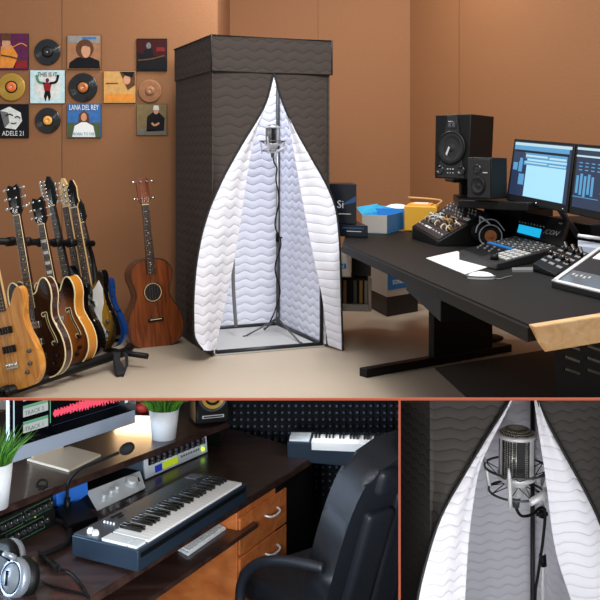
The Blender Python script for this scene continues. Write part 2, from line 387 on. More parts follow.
def A4(m, w, h):                                       # a figure with arms spread, in many colours
    m.m('a_lt').disc(0,0,.75*w,.8*h,Y1)
    m.m('a_dk').poly([(-.08*w,.1*h),(-.2*w,-.6*h),(-.1*w,-.88*h),(0,-.5*h),(.1*w,-.88*h),(.2*w,-.6*h),(.1*w,.1*h)],Y2)
    m.m('a_red').poly([(-.25*w,.25*h),(.25*w,.25*h),(.16*w,-.25*h),(-.16*w,-.25*h)],Y3)
    m.m('a_green').ribbon([(-.15*w,.2*h),(-.5*w,.3*h),(-.62*w,.7*h)],.14*w,Y3); m.m('a_dk').ribbon([(.15*w,.2*h),(.5*w,.3*h),(.62*w,.7*h)],.14*w,Y3); m.m('a_purple').disc(0,.38*h,.1*w,.13*h,Y3)
    m.m('a_dk').text('THIS IS IT', .045, Matrix.Translation((0,-.005,.72*h)) @ Matrix.Rotation(PI/2,4,'X'), .0004, .8)
def A5(m, w, h):
    m.m('a_brown').poly([(0,.95*h),(.95*w,.95*h),(.95*w,.1*h),(.5*w,-.2*h),(.3*w,.3*h)],Y1); m.m('a_skin').disc(.45*w,.45*h,.22*w,.3*h,Y2)
    m.m('a_dk').poly([(.1*w,.95*h),(.9*w,.95*h),(.8*w,.6*h),(.4*w,.7*h)],Y3); m.m('a_orange').rect(-.9*w,.9*w,-.9*h,-.45*h,Y1); m.m('a_red').rect(-.85*w,-.1*w,.18*h,.26*h,Y1)
def A6(m, w, h):
    m.m('a_lt').poly([(-.8*w,.6*h),(-.2*w,.85*h),(.5*w,.5*h),(.6*w,0),(.2*w,-.5*h),(-.5*w,-.4*h)],Y1); m.m('a_mid').poly([(-.8*w,.6*h),(-.3*w,.5*h),(-.2*w,-.1*h),(-.5*w,-.4*h)],Y2)
    m.m('a_dk').ribbon([(-.45*w,.3*h),(-.2*w,.4*h),(.02*w,.32*h)],.08*w,Y3); m.m('a_dk').ribbon([(.15*w,.2*h),(.32*w,.26*h),(.48*w,.16*h)],.08*w,Y3); m.m('a_dk').ribbon([(-.1*w,-.12*h),(.08*w,-.16*h),(.24*w,-.10*h)],.07*w,Y3)
    m.m('a_lt').text('ADELE 21', .052, Matrix.Translation((.05*w,-.005,-.74*h)) @ Matrix.Rotation(PI/2,4,'X'), .0004, .78)
def A7(m, w, h):
    m.m('a_grass').rect(-.95*w,.95*w,-.95*h,-.1*h,Y1); m.m('a_brown').poly([(-.34*w,-.25*h),(-.28*w,.4*h),(0,.62*h),(.28*w,.4*h),(.34*w,-.25*h)],Y2); m.m('a_skin').disc(0,.22*h,.17*w,.25*h,Y3)
    m.m('white').poly([(-.68*w,-.95*h),(-.55*w,-.3*h),(-.15*w,-.08*h),(.15*w,-.08*h),(.55*w,-.3*h),(.68*w,-.95*h)],Y3)
    m.m('white').text('LANA DEL REY', .056, Matrix.Translation((0,-.005,.78*h)) @ Matrix.Rotation(PI/2,4,'X'), .0006, .60); m.m('a_teal').text('BORN TO DIE', .032, Matrix.Translation((0,-.0065,-.78*h)) @ Matrix.Rotation(PI/2,4,'X'), .0006, .8)
def A8(m, w, h):
    m.m('a_dk').poly([(-.35*w,-.75*h),(-.3*w,.2*h),(.1*w,.5*h),(.5*w,.45*h),(.85*w,.1*h),(.8*w,-.7*h)],Y1); m.m('a_skin').disc(.28*w,.55*h,.17*w,.2*h,Y2); m.m('a_lt').poly([(.08*w,.62*h),(.5*w,.62*h),(.44*w,.9*h),(.14*w,.9*h)],Y3)
    m.m('a_mid').rect(-.95*w,.95*w,-.9*h,-.66*h,Y1); m.m('a_skin').ribbon([(0,-.2*h),(.2*w,-.35*h),(.5*w,-.2*h)],.13*w,Y2)
cover(-2, 28.5, 33.5, 69.7, 'purple and orange square album cover with a guitar player, top left corner', 'a_purple', A1)
cover(67, 101, 35, 69.5, 'square album cover with a curly brown haired head in a dark scarf', 'a_fog', A2)
cover(136.5, 167, 38.5, 71, 'dark red and black album cover with a capped guitarist, nearest the booth on top', 'a_dk', A3)
cover(30, 65, 70, 103.5, 'pale blue album cover with one figure spreading both arms', 'a_sky', A4)
cover(103.5, 135.8, 71, 103, 'tan album cover with dark hair in its upper corner', 'a_tan', A5)
cover(-3, 28.5, 104, 138, 'black and white album cover with a tilted face', 'a_dk', A6)
cover(67, 101, 104, 137.8, 'sky blue album cover with long haired person in a white shirt', 'a_blue', A7)
cover(136.5, 167, 104, 135.5, 'album cover with a seated person in black shirt and white cap', 'a_khaki', A8)
def record(px, py, r, label, base, ring, lab):
    R = r*PX; M = wallM(px, py) @ Matrix.Rotation(PI/2, 4, 'X')
    m = MB(base); m.lathe([(0,-.003),(R,-.003),(R,.002),(R*.96,.004),(R*.42,.004),(0,.004)], 48, M)
    for k in range(5): 
        rr = R*(.5+.09*k); m.lathe([(rr,.0045),(rr+.0012,.0058),(rr+.0024,.0045)], 48, M)
    m.m(ring).lathe([(R*.45,.0042),(R*.45,.0065),(0,.0065)], 32, M); m.m(lab).lathe([(R*.36,.0066),(R*.36,.0078),(R*.05,.0078),(R*.05,.0066)], 32, M)
    m.m('steel').lathe([(R*.05,.008),(0,.0095)], 12, M)
    o = solo('vinyl_record', m, label, 'record', 'vinyl records on the wall'); return o
record(47.5, 52, 13, 'black vinyl record with dark label, in the top row', 'black_gloss', 'black', 'dark_grey')
record(11.5, 87, 13.8, 'gold coloured record with an orange label', 'gold', 'black', 'orange')
record(83, 87.5, 14.4, 'black vinyl record with copper coloured label, in the middle row', 'black_gloss', 'black', 'copper')
record(150, 91, 11.4, 'faded wall coloured record nearest the booth', 'a_fog', 'a_fog', 'a_fog')
record(47.8, 120.5, 12.7, 'black vinyl record with plain orange label, in the bottom row', 'black_gloss', 'black', 'tape')

# ------------------------------------------------------------------ guitars
def outline(kind, w, L, n=5):
    if kind == 'semi':
        r = [(.17,0),(.34,.045),(.46,.14),(.5,.26),(.47,.39),(.40,.50),(.355,.59),(.37,.69),(.41,.79),(.40,.90),(.33,.975),(.24,.965),(.17,.90),(.10,.84)]; l = r
    elif kind == 'acoustic':
        r = [(.17,0),(.35,.03),(.47,.12),(.5,.25),(.45,.39),(.35,.50),(.295,.59),(.32,.69),(.37,.79),(.36,.88),(.27,.96),(.12,.995)]; l = r
    else:
        r = [(.17,0),(.34,.03),(.46,.11),(.5,.22),(.46,.36),(.39,.48),(.36,.58),(.38,.68),(.42,.77),(.42,.85),(.36,.89),(.27,.85),(.19,.77),(.11,.71)]
        l = [(.17,0),(.34,.05),(.46,.15),(.5,.27),(.45,.41),(.38,.54),(.35,.64),(.37,.75),(.42,.87),(.43,.97),(.37,1.0),(.30,.94),(.22,.83),(.11,.74)]
    pts = [Vector((a*w, 0, b*L)) for a, b in r]+[Vector((-a*w, 0, b*L)) for a, b in l[::-1]]
    p = smooth_path(pts, n, True)
    return [(q.x, q.z) for q in p]
def guitar(name, label, cat, base, yaw, roll, kind, wb, Lb, L, face, side, t=.05, bind=None, dots='cream', fb='rosewood', head='black', headk='open', neckm='maple', fh=False, pg=None, pick='nickel', hole=False, strings=4, nw=.05, group='guitars on the floor rack', pickn=2, tilt=0.):
    """local frame: x width, z along the neck, face towards -y, bottom of the body at 0"""
    M = Matrix.Translation(base) @ Matrix.Rotation(yaw, 4, 'Z') @ Matrix.Rotation(roll, 4, 'Y') @ Matrix.Rotation(tilt, 4, 'X')
    g = thing(name, label, cat, M, group)
    o = outline(kind, wb, Lb)
    m = MB(face); m.prism(o, -t/2, t/2, side, .006 if not bind else .002)
    body = part('body', m, g, local=True)
    if bind:
        m = MB(bind); m.tube([(x, -t/2, z) for x, z in o], .0045, 6, True); m.tube([(x, t/2, z) for x, z in o], .0035, 6, True); part('binding', m, g, local=True)
    y = -t/2
    zt = Lb*.96 if kind == 'acoustic' else Lb*.80
    hl = L*.165; zn = L-hl; zf = Lb*.83 if kind == 'acoustic' else Lb*.70
    m = MB(neckm); m.hexa([(-nw/2,y+.002,zt-.05),(nw/2,y+.002,zt-.05),(nw/2*.7,y+.03,zt-.05),(-nw/2*.7,y+.03,zt-.05),(-nw*.4,y+.002,zn),(nw*.4,y+.002,zn),(nw*.3,y+.022,zn),(-nw*.3,y+.022,zn)], .003); part('neck', m, g, local=True)
    m = MB(fb); m.hexa([(-nw/2,y-.008,zf),(nw/2,y-.008,zf),(nw/2,y+.002,zf),(-nw/2,y+.002,zf),(-nw*.4,y-.008,zn),(nw*.4,y-.008,zn),(nw*.4,y+.002,zn),(-nw*.4,y+.002,zn)])
    m.m(bind or 'rosewood')
    if bind:
        for s in (-1,1): m.tube([(s*nw/2,y-.006,zf),(s*nw*.4,y-.006,zn)], .0022, 5)
    m.m('nickel'); d = (zn-Lb*.22)
    for k in range(1, 21):
        z = zn-d*(1-2**(-k/12))
        if z < zf+.005: break
        m.tube([(-nw*.45,y-.009,z),(nw*.45,y-.009,z)], .0012, 5)
    m.m(dots)
    for k in (3,5,7,9,12,15):
        z = zn-d*(1-2**(-(k-.5)/12))
        if z < zf: continue
        if dots == 'white': m.box(-nw*.33, nw*.33, y-.0095, y-.008, z-.009, z+.009)
        else: m.disc(0, z, .0035, .0035, y-.008, 10)
    m.m('cream').box(-nw*.4, nw*.4, y-.010, y, zn, zn+.006)
    part('fretboard', m, g, local=True)
    m = MB(head); hw = nw*(.80 if headk == 'open' else .66)
    if headk == 'open':
        P = [(-nw*.4,zn),(nw*.4,zn),(hw,zn+.03),(hw*1.1,L-.035),(hw*.75,L-.004),(hw*.3,L-.012),(0,L-.02),(-hw*.3,L-.012),(-hw*.75,L-.004),(-hw*1.1,L-.035),(-hw,zn+.03)]
    elif headk == 'square':
        P = [(-nw*.4,zn),(nw*.4,zn),(hw*1.05,zn+.04),(hw*1.25,L-.03),(hw*.9,L-.012),(hw*.5,L),(0,L-.01),(-hw*.5,L),(-hw*.9,L-.012),(-hw*1.25,L-.03),(-hw*1.05,zn+.04)]
    else:
        P = [(-nw*.4,zn),(nw*.4,zn),(nw*.55,zn+.02),(nw*.85,zn+.035),(nw*.75,zn+.06),(nw*.8,L-.05),(nw*.45,L-.005),(nw*.05,L),(-nw*.2,L-.03),(-nw*.6,L-.055),(-nw*.5,zn+.05)]
    m.prism(P, y-.002, y+.014, neckm, .0015); part('headstock', m, g, local=True)
    n3 = strings//2 if headk != 'inline' else strings
    for s in ((-1,1) if headk != 'inline' else (-1,)):
        for k in range(n3):
            z = zn+.045+(hl-.075)*k/max(1,n3-1); m = MB('nickel'); x = s*hw*.55
            if headk == 'inline': x = -nw*.25
            m.cyl((x,y-.016,z),(x,y-.002,z), .006, .006, 10); m.cyl((x,y+.006,z),(s*(hw+.018)+(-nw*.05 if headk == 'inline' else 0),y+.006,z), .0035, .0035, 8)
            m.sphere((s*(hw+.026),y+.006,z), (.010,.005,.010 if headk != 'inline' else .014), 10, 6); part('tuning_peg', m, g, local=True)
    zb = Lb*(.31 if hole else .22)
    m = MB('nickel')
    if hole:
        m.m('ebony').box(-.055,.055,y-.010,y,zb-.012,zb+.012,.003); m.m('cream').box(-.04,.04,y-.016,y-.010,zb,zb+.005)
    else:
        m.box(-.04,.04,y-.016,y,zb-.022,zb+.012,.003)
        for k in range(strings): m.cyl((-.03+.06*k/(strings-1),y-.020,zb-.01),(-.03+.06*k/(strings-1),y-.020,zb+.008),.004,.004,8)
    part('bridge', m, g, local=True)
    if hole:
        r = wb*.135; zc = Lb*.62
        m = MB('black_matte'); m.disc(0, zc, r, r, y-.0002, 32); m.m('cream').tube([(r*1.12*math.cos(a*PI/16),y-.001,zc+r*1.12*math.sin(a*PI/16)) for a in range(32)], .0022, 5, True)
        m.m('ebony').tube([(r*1.24*math.cos(a*PI/16),y-.0005,zc+r*1.24*math.sin(a*PI/16)) for a in range(32)], .0025, 5, True); part('sound_hole', m, g, local=True)
    else:
        for k in range(pickn):
            z = Lb*(.36+.17*k) if pickn == 2 else Lb*(.30+.13*k); m = MB(pick); m.box(-.042,.042,y-.014,y,z-.019,z+.019,.004)
            m.m('black' if pick != 'black' else 'dark_grey')
            for j in range(strings): m.cyl((-.03+.06*j/(strings-1),y-.0155,z),(-.03+.06*j/(strings-1),y-.014,z),.003,.003,8)
            part('pickup', m, g, local=True)
        for (kx, kz) in ((.33,.20),(.25,.13),(.36,.31)):
            m = MB('black' if fh else 'dark_steel'); m.cyl((wb*kx,y-.018,Lb*kz),(wb*kx,y,Lb*kz),.009,.011,14); part('knob', m, g, local=True)
    if fh:
        for s in (-1,1):
            P = [(s*wb*.20,Lb*.62),(s*wb*.255,Lb*.63),(s*wb*.26,Lb*.56),(s*wb*.29,Lb*.48),(s*wb*.34,Lb*.40),(s*wb*.365,Lb*.335),(s*wb*.31,Lb*.325)]
            m = MB('cream'); m.ribbon(P, .016, y-.0002); m.disc(P[0][0],P[0][1],.014,.014,y-.0002); m.disc(P[-1][0],P[-1][1],.014,.014,y-.0002)
            m.m('black_matte').ribbon(P, .008, y-.0015); m.disc(P[0][0],P[0][1],.008,.008,y-.0015); m.disc(P[-1][0],P[-1][1],.008,.008,y-.0015)
            part('f_hole', m, g, local=True)
    if pg:
        m = MB(pg); m.prism([(wb*a, Lb*b) for a, b in ((-.12,.30),(.08,.16),(.26,.10),(.30,.17),(.20,.30),(.24,.42),(.33,.52),(.36,.68),(.30,.78),(.16,.70),(.04,.66),(-.14,.66),(-.2,.55))], y-.003, y); part('pickguard', m, g, 'white scratch plate' if pg == 'white' else 'cream scratch plate', local=True)
    m = MB('nickel')
    for k in range(strings):
        u = -.5+k/(strings-1); m.tube([(u*.058,y-.021 if not hole else y-.016,zb),(u*nw*.62,y-.013,zn+.004),(u*nw*.7,y-.010,L-hl*.45)], .0009, 4)
    part('string_set', m, g, 'steel strings', local=True)
    return g
YAW = math.radians(-22)
def gbase(px, py, Y):
    p = V(px, py, Y); return p
guitar('bass_guitar','light honey coloured wooden bass with two black pickups, nearest on the rack','bass guitar', gbase(21,388,5.1), YAW, math.radians(-14), 'strat', .35, .60, 1.30, 'bass_wood','bass_wood', .05, None, 'cream','rosewood','bass_wood','inline','maple', pick='black', strings=4)
guitar('electric_guitar','dark brown hollow body guitar with cream edging, second on the rack','guitar', gbase(46,377,5.32), YAW, math.radians(-11), 'semi', .36, .56, 1.10, 'brown_paint','brown_side', .06, 'cream','cream','rosewood','black','open','brown_side', fh=True, strings=6, nw=.052)
guitar('electric_guitar','sunburst hollow body guitar with amber sides and white block fret markers','guitar', gbase(72,366,5.6), YAW, math.radians(-12.5), 'semi', .35, .53, 1.02, 'semi_burst','amber_side', .085, 'cream','white','rosewood','black','open','brown_side', fh=True, strings=6, nw=.052)
guitar('electric_guitar','black guitar with black headstock, mostly hidden behind the amber sided guitar','guitar', gbase(86,358,5.85), YAW, math.radians(-14), 'strat', .31, .50, 1.15, 'black_gloss','black_gloss', .05, None, 'cream','ebony','black','inline','ebony', pick='black', strings=6)
guitar('bass_guitar','blue bodied bass, farthest on the rack','bass guitar', gbase(113,347,6.2), YAW, math.radians(-15.5), 'strat', .26, .50, 1.00, 'blue_paint','blue_paint', .05, None, 'cream','rosewood','black','inline','ebony', strings=4)
guitar('bass_guitar','black bodied bass with pale maple headstock, behind the sunburst bass','bass guitar', gbase(93,354,6.05), YAW, math.radians(-11.5), 'strat', .28, .50, 1.14, 'black_gloss','black_gloss', .05, None, 'cream','rosewood','maple','inline','maple', strings=4)
guitar('bass_guitar','sunburst bass with a white scratch plate and black headstock','bass guitar', gbase(101,350,5.92), YAW, math.radians(-11.5), 'strat', .30, .55, 1.08, 'bass_burst','black_gloss', .055, None, 'cream','rosewood','black','inline','maple', pg='white', strings=4)
guitar('ukulele','brown wooden ukulele with round sound hole, leaning on the wall beside the booth','ukulele', V(155,346.5,6.5), math.radians(30), math.radians(-3.2), 'acoustic', .40, .60, 1.16, 'uke_wood','uke_side', .11, 'rosewood','cream','rosewood','uke_wood','square','uke_wood', hole=True, strings=4, nw=.062, group=None, tilt=math.radians(-6))

# the rack
r0 = V(-2,394.5,5.0); r1 = V(126,351.5,5.84)
t0 = V(-14,241,5.25); t1 = V(93,243.5,6.1)
rk = thing('guitar_rack','black tubular floor rack holding the row of guitars','guitar rack', Vector((-1.4,5.6,0)))
m = MB('black'); m.tube([r0+Vector((.02,.1,0)), r0, r0.lerp(r1,.05), r1, r1+Vector((.0,.12,.0))], .028, 12); part('front_rail', m, rk)
back = Vector((-.38,.30,0))
m = MB('black'); q0 = r0+back; q1 = r1+back; q1.y = min(q1.y,6.9); m.tube([q0,q1], .022, 12); part('rear_rail', m, rk)
m = MB('black'); m.tube([t0,t1], .020, 12); 
for k in range(6):
    c = t0.lerp(t1, .2+.14*k); m.cyl(c-Vector((.01,.02,0)), c+Vector((.012,.024,0)), .027, .027, 12)
part('neck_rail', m, rk)
m = MB('black'); m.tube([t1-Vector((.03,.03,0)), t1+Vector((-.005,.03,-.12)), q1+Vector((.15,-.1,.25)), q1+Vector((.1,-.05,0))], .014, 8, sm=6); part('upright', m, rk)
m = MB('black'); m.tube([t0, Vector((t0.x-.02,t0.y,.3)), Vector((q0.x+.05,q0.y,.03))], .014, 8, sm=6); part('upright', m, rk)
for k in (.04,.97):
    m = MB('black'); a_ = r0.lerp(r1,k); m.tube([a_+Vector((.16,-.05,-.012)) if k > .5 else a_+Vector((.03,-.0,-.0)), a_, q0.lerp(q1,k)], .018, 8); part('foot', m, rk)
m = MB('black_matte'); s0 = V(112,356,5.72); m.strip([s0+Vector((0,0,.02)), V(113,362,5.70), V(114,371,5.62), V(117,376.5,5.55)], [s0+Vector((.05,.01,.02)), V(120,361,5.72), V(125,370,5.64), V(124,374.5,5.57)], 3)
m.strip([V(121,352,5.78),V(125,356,5.75),V(126,364,5.68),V(122,376,5.56)],[V(124,351,5.8),V(128,354,5.77),V(128.5,364,5.7),V(123.5,377,5.56)],2)
o = solo('guitar_strap', m, 'black strap dangling off the end of the guitar rack', 'strap')
md = o.modifiers.new('s','SOLIDIFY'); md.thickness = .006

# ------------------------------------------------------------------ microphone, shock mount, stand
def microphone(lab, cat_lab, C, r, yaw, tilt, mlab, tube_to, stand, cable, sup):
    """C centre of the grille; r its radius"""
    M = Matrix.Translation(C) @ Matrix.Rotation(yaw, 4, 'Z') @ Matrix.Rotation(tilt, 4, 'X')
    g = thing('microphone', lab, 'microphone', M)
    h = r*1.12
    m = MB('grille_mesh'); m.cyl((0,0,-h),(0,0,h), r*.95, r*.95, 40)
    part('grille', m, g, local=True)
    m = MB('grille_mesh'); m.lathe([(r*.97,h),(r*.9,h+r*.18),(r*.62,h+r*.36),(r*.3,h+r*.42),(0,h+r*.43)], 40); part('grille_dome', m, g, local=True)
    m = MB('steel')
    m.lathe([(r*.9,h-r*.1),(r*1.04,h-r*.1),(r*1.06,h),(r*1.04,h+r*.10),(r*.9,h+r*.12)], 40)
    for a0, a1 in ((-1.15,-.75),(-2.95,-2.75),(.4,.9),(1.9,2.4)):
        A = [Vector((r*1.01*math.cos(a0+(a1-a0)*k/5), r*1.01*math.sin(a0+(a1-a0)*k/5), -h)) for k in range(6)]; m.strip(A, [p+Vector((0,0,2*h)) for p in A], 2)
    m.lathe([(r*.9,-h+r*.12),(r*1.04,-h+r*.12),(r*1.06,-h),(r*1.04,-h-r*.14),(r*.8,-h-r*.18)], 40); part('frame', m, g, local=True)
    m = MB('dark_grey'); m.lathe([(0,-h*.85),(r*.8,-h*.85)],4); m.box(-r*.30,r*.12,-r*.99,-r*.90,-h*.9,h*.88); part('front_plate', m, g, local=True)
    m = MB('steel'); m.lathe([(r*.8,-h-r*.18),(r*.72,-h-r*.3),(r*.42,-h-r*.95),(r*.34,-h-r*1.15),(0,-h-r*1.15)], 32); part('lower_body', m, g, local=True)
    m = MB('dark_steel'); m.cyl((0,0,-h-r*1.15),(0,0,-h-r*1.75), r*.26, r*.18, 20); part('plug', m, g, local=True)
    s = thing('shock_mount', mlab, 'shock mount', M @ Matrix.Translation((0,0,-h-r*.1)))
    R = r*1.7
    for k, (z, RR, nm) in enumerate(((r*.55,R,'upper_ring'),(-r*.75,R*.86,'lower_ring'))):
        m = MB('dark_steel'); m.tube([(RR*math.cos(a*PI/20),RR*math.sin(a*PI/20),z) for a in range(40)], r*.065, 8, True); part(nm, m, s, local=True)
    for a in range(4):
        an = PI/4+a*PI/2+.25; m = MB('steel'); c = math.cos(an); q = math.sin(an)
        m.tube([(R*c*1.12,R*q*1.12,r*1.1),(R*c,R*q,r*.5),(R*.86*c,R*.86*q,-r*.75),(R*.9*c,R*.9*q,-r*1.15)], [r*.06,r*.12,r*.12,r*.07], 8); part('arm', m, s, local=True)
    m = MB('black')
    for a in range(8):
        a0 = a*PI/4+.25; a1 = a0+PI/8
        m.tube([(R*math.cos(a0),R*math.sin(a0),r*.62),(r*1.05*math.cos(a1),r*1.05*math.sin(a1),r*.15),(R*math.cos(a0+PI/4),R*math.sin(a0+PI/4),r*.62)], r*.03, 5)
        m.tube([(R*.86*math.cos(a0),R*.86*math.sin(a0),-r*.7),(r*.6*math.cos(a1),r*.6*math.sin(a1),-r*.35),(R*.86*math.cos(a0+PI/4),R*.86*math.sin(a0+PI/4),-r*.7)], r*.03, 5)
    part('elastic_cord', m, s, 'black elastic cords', local=True)
    m = MB('steel'); e = M.inverted() @ sup; e = e-Vector((0,0,-h-r*.1)); m.tube([(R*.15,-R*.85,-r*.85),(R*.75,-R*.65,-r*.5),(R*1.05,-R*.1,-r*.1),e], [r*.2,r*.22,r*.16,r*.1], 10); part('bracket', m, s, local=True)
    return g

# ------------------------------------------------------------------ fabric booths
def samp(curve, ys):
    out = []
    for y in ys:
        for (x0,y0),(x1,y1) in zip(curve, curve[1:]):
            if y0 <= y <= y1+1e-6:
                out.append(x0+(x1-x0)*(y-y0)/max(1e-6,(y1-y0))); break
        else: out.append(curve[-1][0] if y > curve[-1][1] else curve[0][0])
    # soften the corners of the traced curve
    for _ in range(3): out = [out[0]]+[(out[i-1]+2*out[i]+out[i+1])/4 for i in range(1,len(out)-1)]+[out[-1]]
    return out
def booth(label, FL, yaw, w, d, z0, H, outL, inL, outR, inR, pull, fab, lin_, tr, pole, hood, apex_y, bot_y, wall_in=.012, floor_mat='light_grey', pole_mat='gunmetal', Hpole=None):
    M = Matrix.Translation((FL.x, FL.y, z0)) @ Matrix.Rotation(yaw, 4, 'Z'); Mi = M.inverted()
    g = thing('vocal_booth', label, 'vocal booth', M)
    c = Mi @ Vector((0,0,CZ))
    def onp(px, py, yl):
        dd = (Mi.to_3x3() @ Vector(((px-300)/F, 1, -(py-HY)/F))); t = (yl-c.y)/dd.y; return c+dd*t
    m = MB(fab); m.box(-.006, .006, 0, d, 0.01, H); part('side_panel', m, g, local=True)
    m = MB(fab); m.box(w-.006, w+.006, 0, d, 0.01, H); part('side_panel', m, g, local=True)
    m = MB(fab); m.box(0, w, d-.006, d+.006, 0.01, H); part('back_panel', m, g, local=True)
    i = wall_in
    m = MB(lin_); m.box(.008, .008+i, .02, d-.01, .02, H-.01); part('lining', m, g, 'white quilted lining', local=True)
    m = MB(lin_); m.box(.008, w-.01, d-.01-i, d-.01, .02, H-.01); part('lining', m, g, 'white quilted lining', local=True)
    m = MB(lin_); m.box(w-.01-i, w-.01, .02, d-.01, .02, H-.01); part('lining', m, g, 'white quilted lining', local=True)
    if hood:
        m = MB(fab); hd = hood; m.box(-.012, w+.012, -.016, -.004, H-hd, H+.004, .005); m.box(-.014, -.004, -.016, d+.01, H-hd, H+.004, .005); m.box(w+.004, w+.018, -.018, d+.01, H-hd, H+.004, .005)
        m.m('piping'); m.tube([(-.014,d,H-hd),(-.014,-.018,H-hd),(w+.014,-.018,H-hd)], .004, 6); m.tube([(-.018,d,H+.004),(-.018,-.02,H+.004),(w+.018,-.02,H+.004),(w+.018,d,H+.004)], .005, 6); m.tube([(-.017,-.02,H-hd),(-.017,-.02,H+.004)], .005, 6); m.tube([(w+.016,-.02,H-hd),(w+.016,-.02,H+.004)], .005, 6)
        part('hood', m, g, local=True)
    # poles and base frame
    r = pole; e = i+r+.012
    for k, (x, y) in enumerate(((e,e),(w-e,e),(w-e,d-e-.002),(e,d-e-.002))):
        if k == 0: continue
        m = MB(pole_mat); m.cyl((x,y,.02),(x,y,H-.02), r, r, 14); part('pole', m, g, local=True)
    for p0, p1 in (((e,e,.02),(w-e,e,.02)),((w-e,e,.02),(w-e,d-e,.02)),((w-e,d-e,.02),(e,d-e,.02)),((e,d-e,.02),(e,e,.02))):
        m = MB(pole_mat); m.cyl(p0, p1, r*1.15, r*1.15, 14); part('base_tube', m, g, local=True)
    m = MB(floor_mat); m.box(.02, w-.02, .02, d-.03, .002, .012); part('floor_mat', m, g, local=True)
    # the front, slit and pulled open
    N = 46; ys = [apex_y+(bot_y-apex_y)*k/N for k in range(N+1)]
    for side, oc, ic, ex in ((-1,outL,inL,0.),(1,outR,inR,w)):
        xo = samp(oc, ys); xi = samp(ic, ys); O = []; I = []
        for k, y in enumerate(ys):
            t = k/N; O.append(onp(xo[k], y, -pull[0]*min(1,t*1.3)**1.2-.012)); I.append(onp(xi[k], y, .0-pull[1]*min(1,t*1.5)))
        O = [Vector((p.x,p.y,max(.006,p.z))) for p in O]; I = [Vector((p.x,p.y,max(.02,p.z))) for p in I]
        E = [Vector((ex,.010,max(.01,p.z))) for p in O]
        topo = [Vector((ex,0,H-.02)), Vector((ex,0,E[0].z))]
        m = MB(fab)
        sgn = side
        m.strip(E, [p+Vector((0,.005,0)) for p in O], 8, lambda u, t: Vector((0, -.012*math.sin(PI*t), 0)))
        part('curtain', m, g, local=True)
        ap = O[0]
        m = MB(fab); m.hexa([(min(ex,ap.x),-.004,ap.z-.002),(max(ex,ap.x),-.004,ap.z-.002),(max(ex,ap.x),.004,ap.z-.002),(min(ex,ap.x),.004,ap.z-.002),(min(ex,ap.x),-.004,H),(max(ex,ap.x),-.004,H),(max(ex,ap.x),.004,H),(min(ex,ap.x),.004,H)])
        part('front_panel', m, g, local=True)
        m = MB(lin_)
        m.strip(O, I, 10, lambda u, t: Vector((0, -(tr*3.2)*math.sin(PI*min(1,t*1.25))*min(1,u*5)*(1 if t < .8 else (1-t)*5) + tr*.6*math.sin(u*60+t*3)*t*(1-t)*4*min(1,u*3), 0)))
        o = part('curtain_lining', m, g, 'white quilted curtain lining', local=True)
        m = MB('piping'); m.tube([p+Vector((0,-.004,0)) for p in O], tr, 8); part('zip_edge', m, g, local=True)
    return g, M
FLp = Vector((-.56, 6.11, 0)); yawb = math.radians(22.35)
outL = [(273.5,73),(267,102),(257,120),(244.5,139),(224,175),(209.5,207),(201,235),(195.5,267),(193,300),(193.5,344),(213,357)]
inL = [(274,73),(263,115),(251,150),(245,190),(240,225),(234,262),(226,300),(219,332),(214.5,354)]
outR = [(273.5,73),(281,100),(290,121),(300.5,139),(312,159),(325,181),(333,198),(337.5,215),(340,250),(341,295),(342.5,346)]
inR = [(274,73),(284,104),(293,146),(300.5,190),(307,225),(314.5,262),(322.5,298),(327,340),(328.5,345)]
booth('tall black quilted fabric booth with white lining, its front pulled open', FLp, yawb, .815, .90, 0, 2.065, outL, inL, outR, inR, (.13,.03), 'booth_black', 'booth_white', .007, .013, .225, 73, 350)
m = MB('mid_grey'); m.tube([V(233,258,6.82),V(233.5,290,6.80),V(236,327,6.77)], .013, 8, sm=4); solo('zipper_strip', m, 'grey zip strip hanging inside the open white lined booth', 'zipper')

# stand inside the booth
def stand(label, C, ztop, legs, r, mname='dark_steel', clamp=None):
    g = thing('microphone_stand', label, 'microphone stand', Vector((C.x,C.y,C.z)))
    zs = C.z+(ztop-C.z)*.52
    m = MB(mname); m.cyl((C.x,C.y,C.z+.06),(C.x,C.y,zs), r*1.35, r*1.35, 14); part('lower_tube', m, g)
    m = MB('steel'); m.cyl((C.x,C.y,zs),(C.x,C.y,ztop), r, r, 14); part('upper_tube', m, g)
    m = MB('black'); m.cyl((C.x,C.y,zs-.03),(C.x,C.y,zs+.03), r*2, r*1.8, 14); m.cyl((C.x,C.y,zs),(C.x+r*5,C.y-r*2,zs), r*.8, r*.8, 10); part('clutch', m, g)
    m = MB(mname); m.cyl((C.x,C.y,C.z+.05),(C.x,C.y,C.z+.14), r*2.2, r*1.8, 14); part('hub', m, g)
    for l in legs:
        m = MB(mname); m.tube([(C.x,C.y,C.z+.10), Vector((C.x,C.y,C.z+.08)).lerp(l,.3)+Vector((0,0,.01)), l], r*.9, 8); m.sphere(l+Vector((0,0,.003)), r*1.4, 10, 6); part('leg', m, g)
    return g
mc = V(272.5,136,6.78); sc_ = V(277.5,329,6.93); sc_.z = .014
stand('slim metal microphone stand inside the white lined booth', sc_, 1.33, [V(244,337,6.74)+Vector((0,0,.0)), V(301,343.5,6.50), Vector((-.26,6.98,.02))], .007)
for o in [x for x in bpy.data.objects if x.name.startswith('leg')]: pass
microphone('silver condenser microphone in the tall booth', '', mc, .054, .2, 0, 'round metal shock mount holding the microphone in the tall booth', None, None, None, Vector((sc_.x,sc_.y,1.32)))
m = MB('black'); P = [V(273,153,6.78),V(274,162,6.8),V(277,168,6.86),V(276,180,6.88),V(279,200,6.88),V(275,225,6.88),V(281,243,6.88),V(275,268,6.88),V(280,290,6.88),V(276,308,6.86),V(270,322,6.8)]
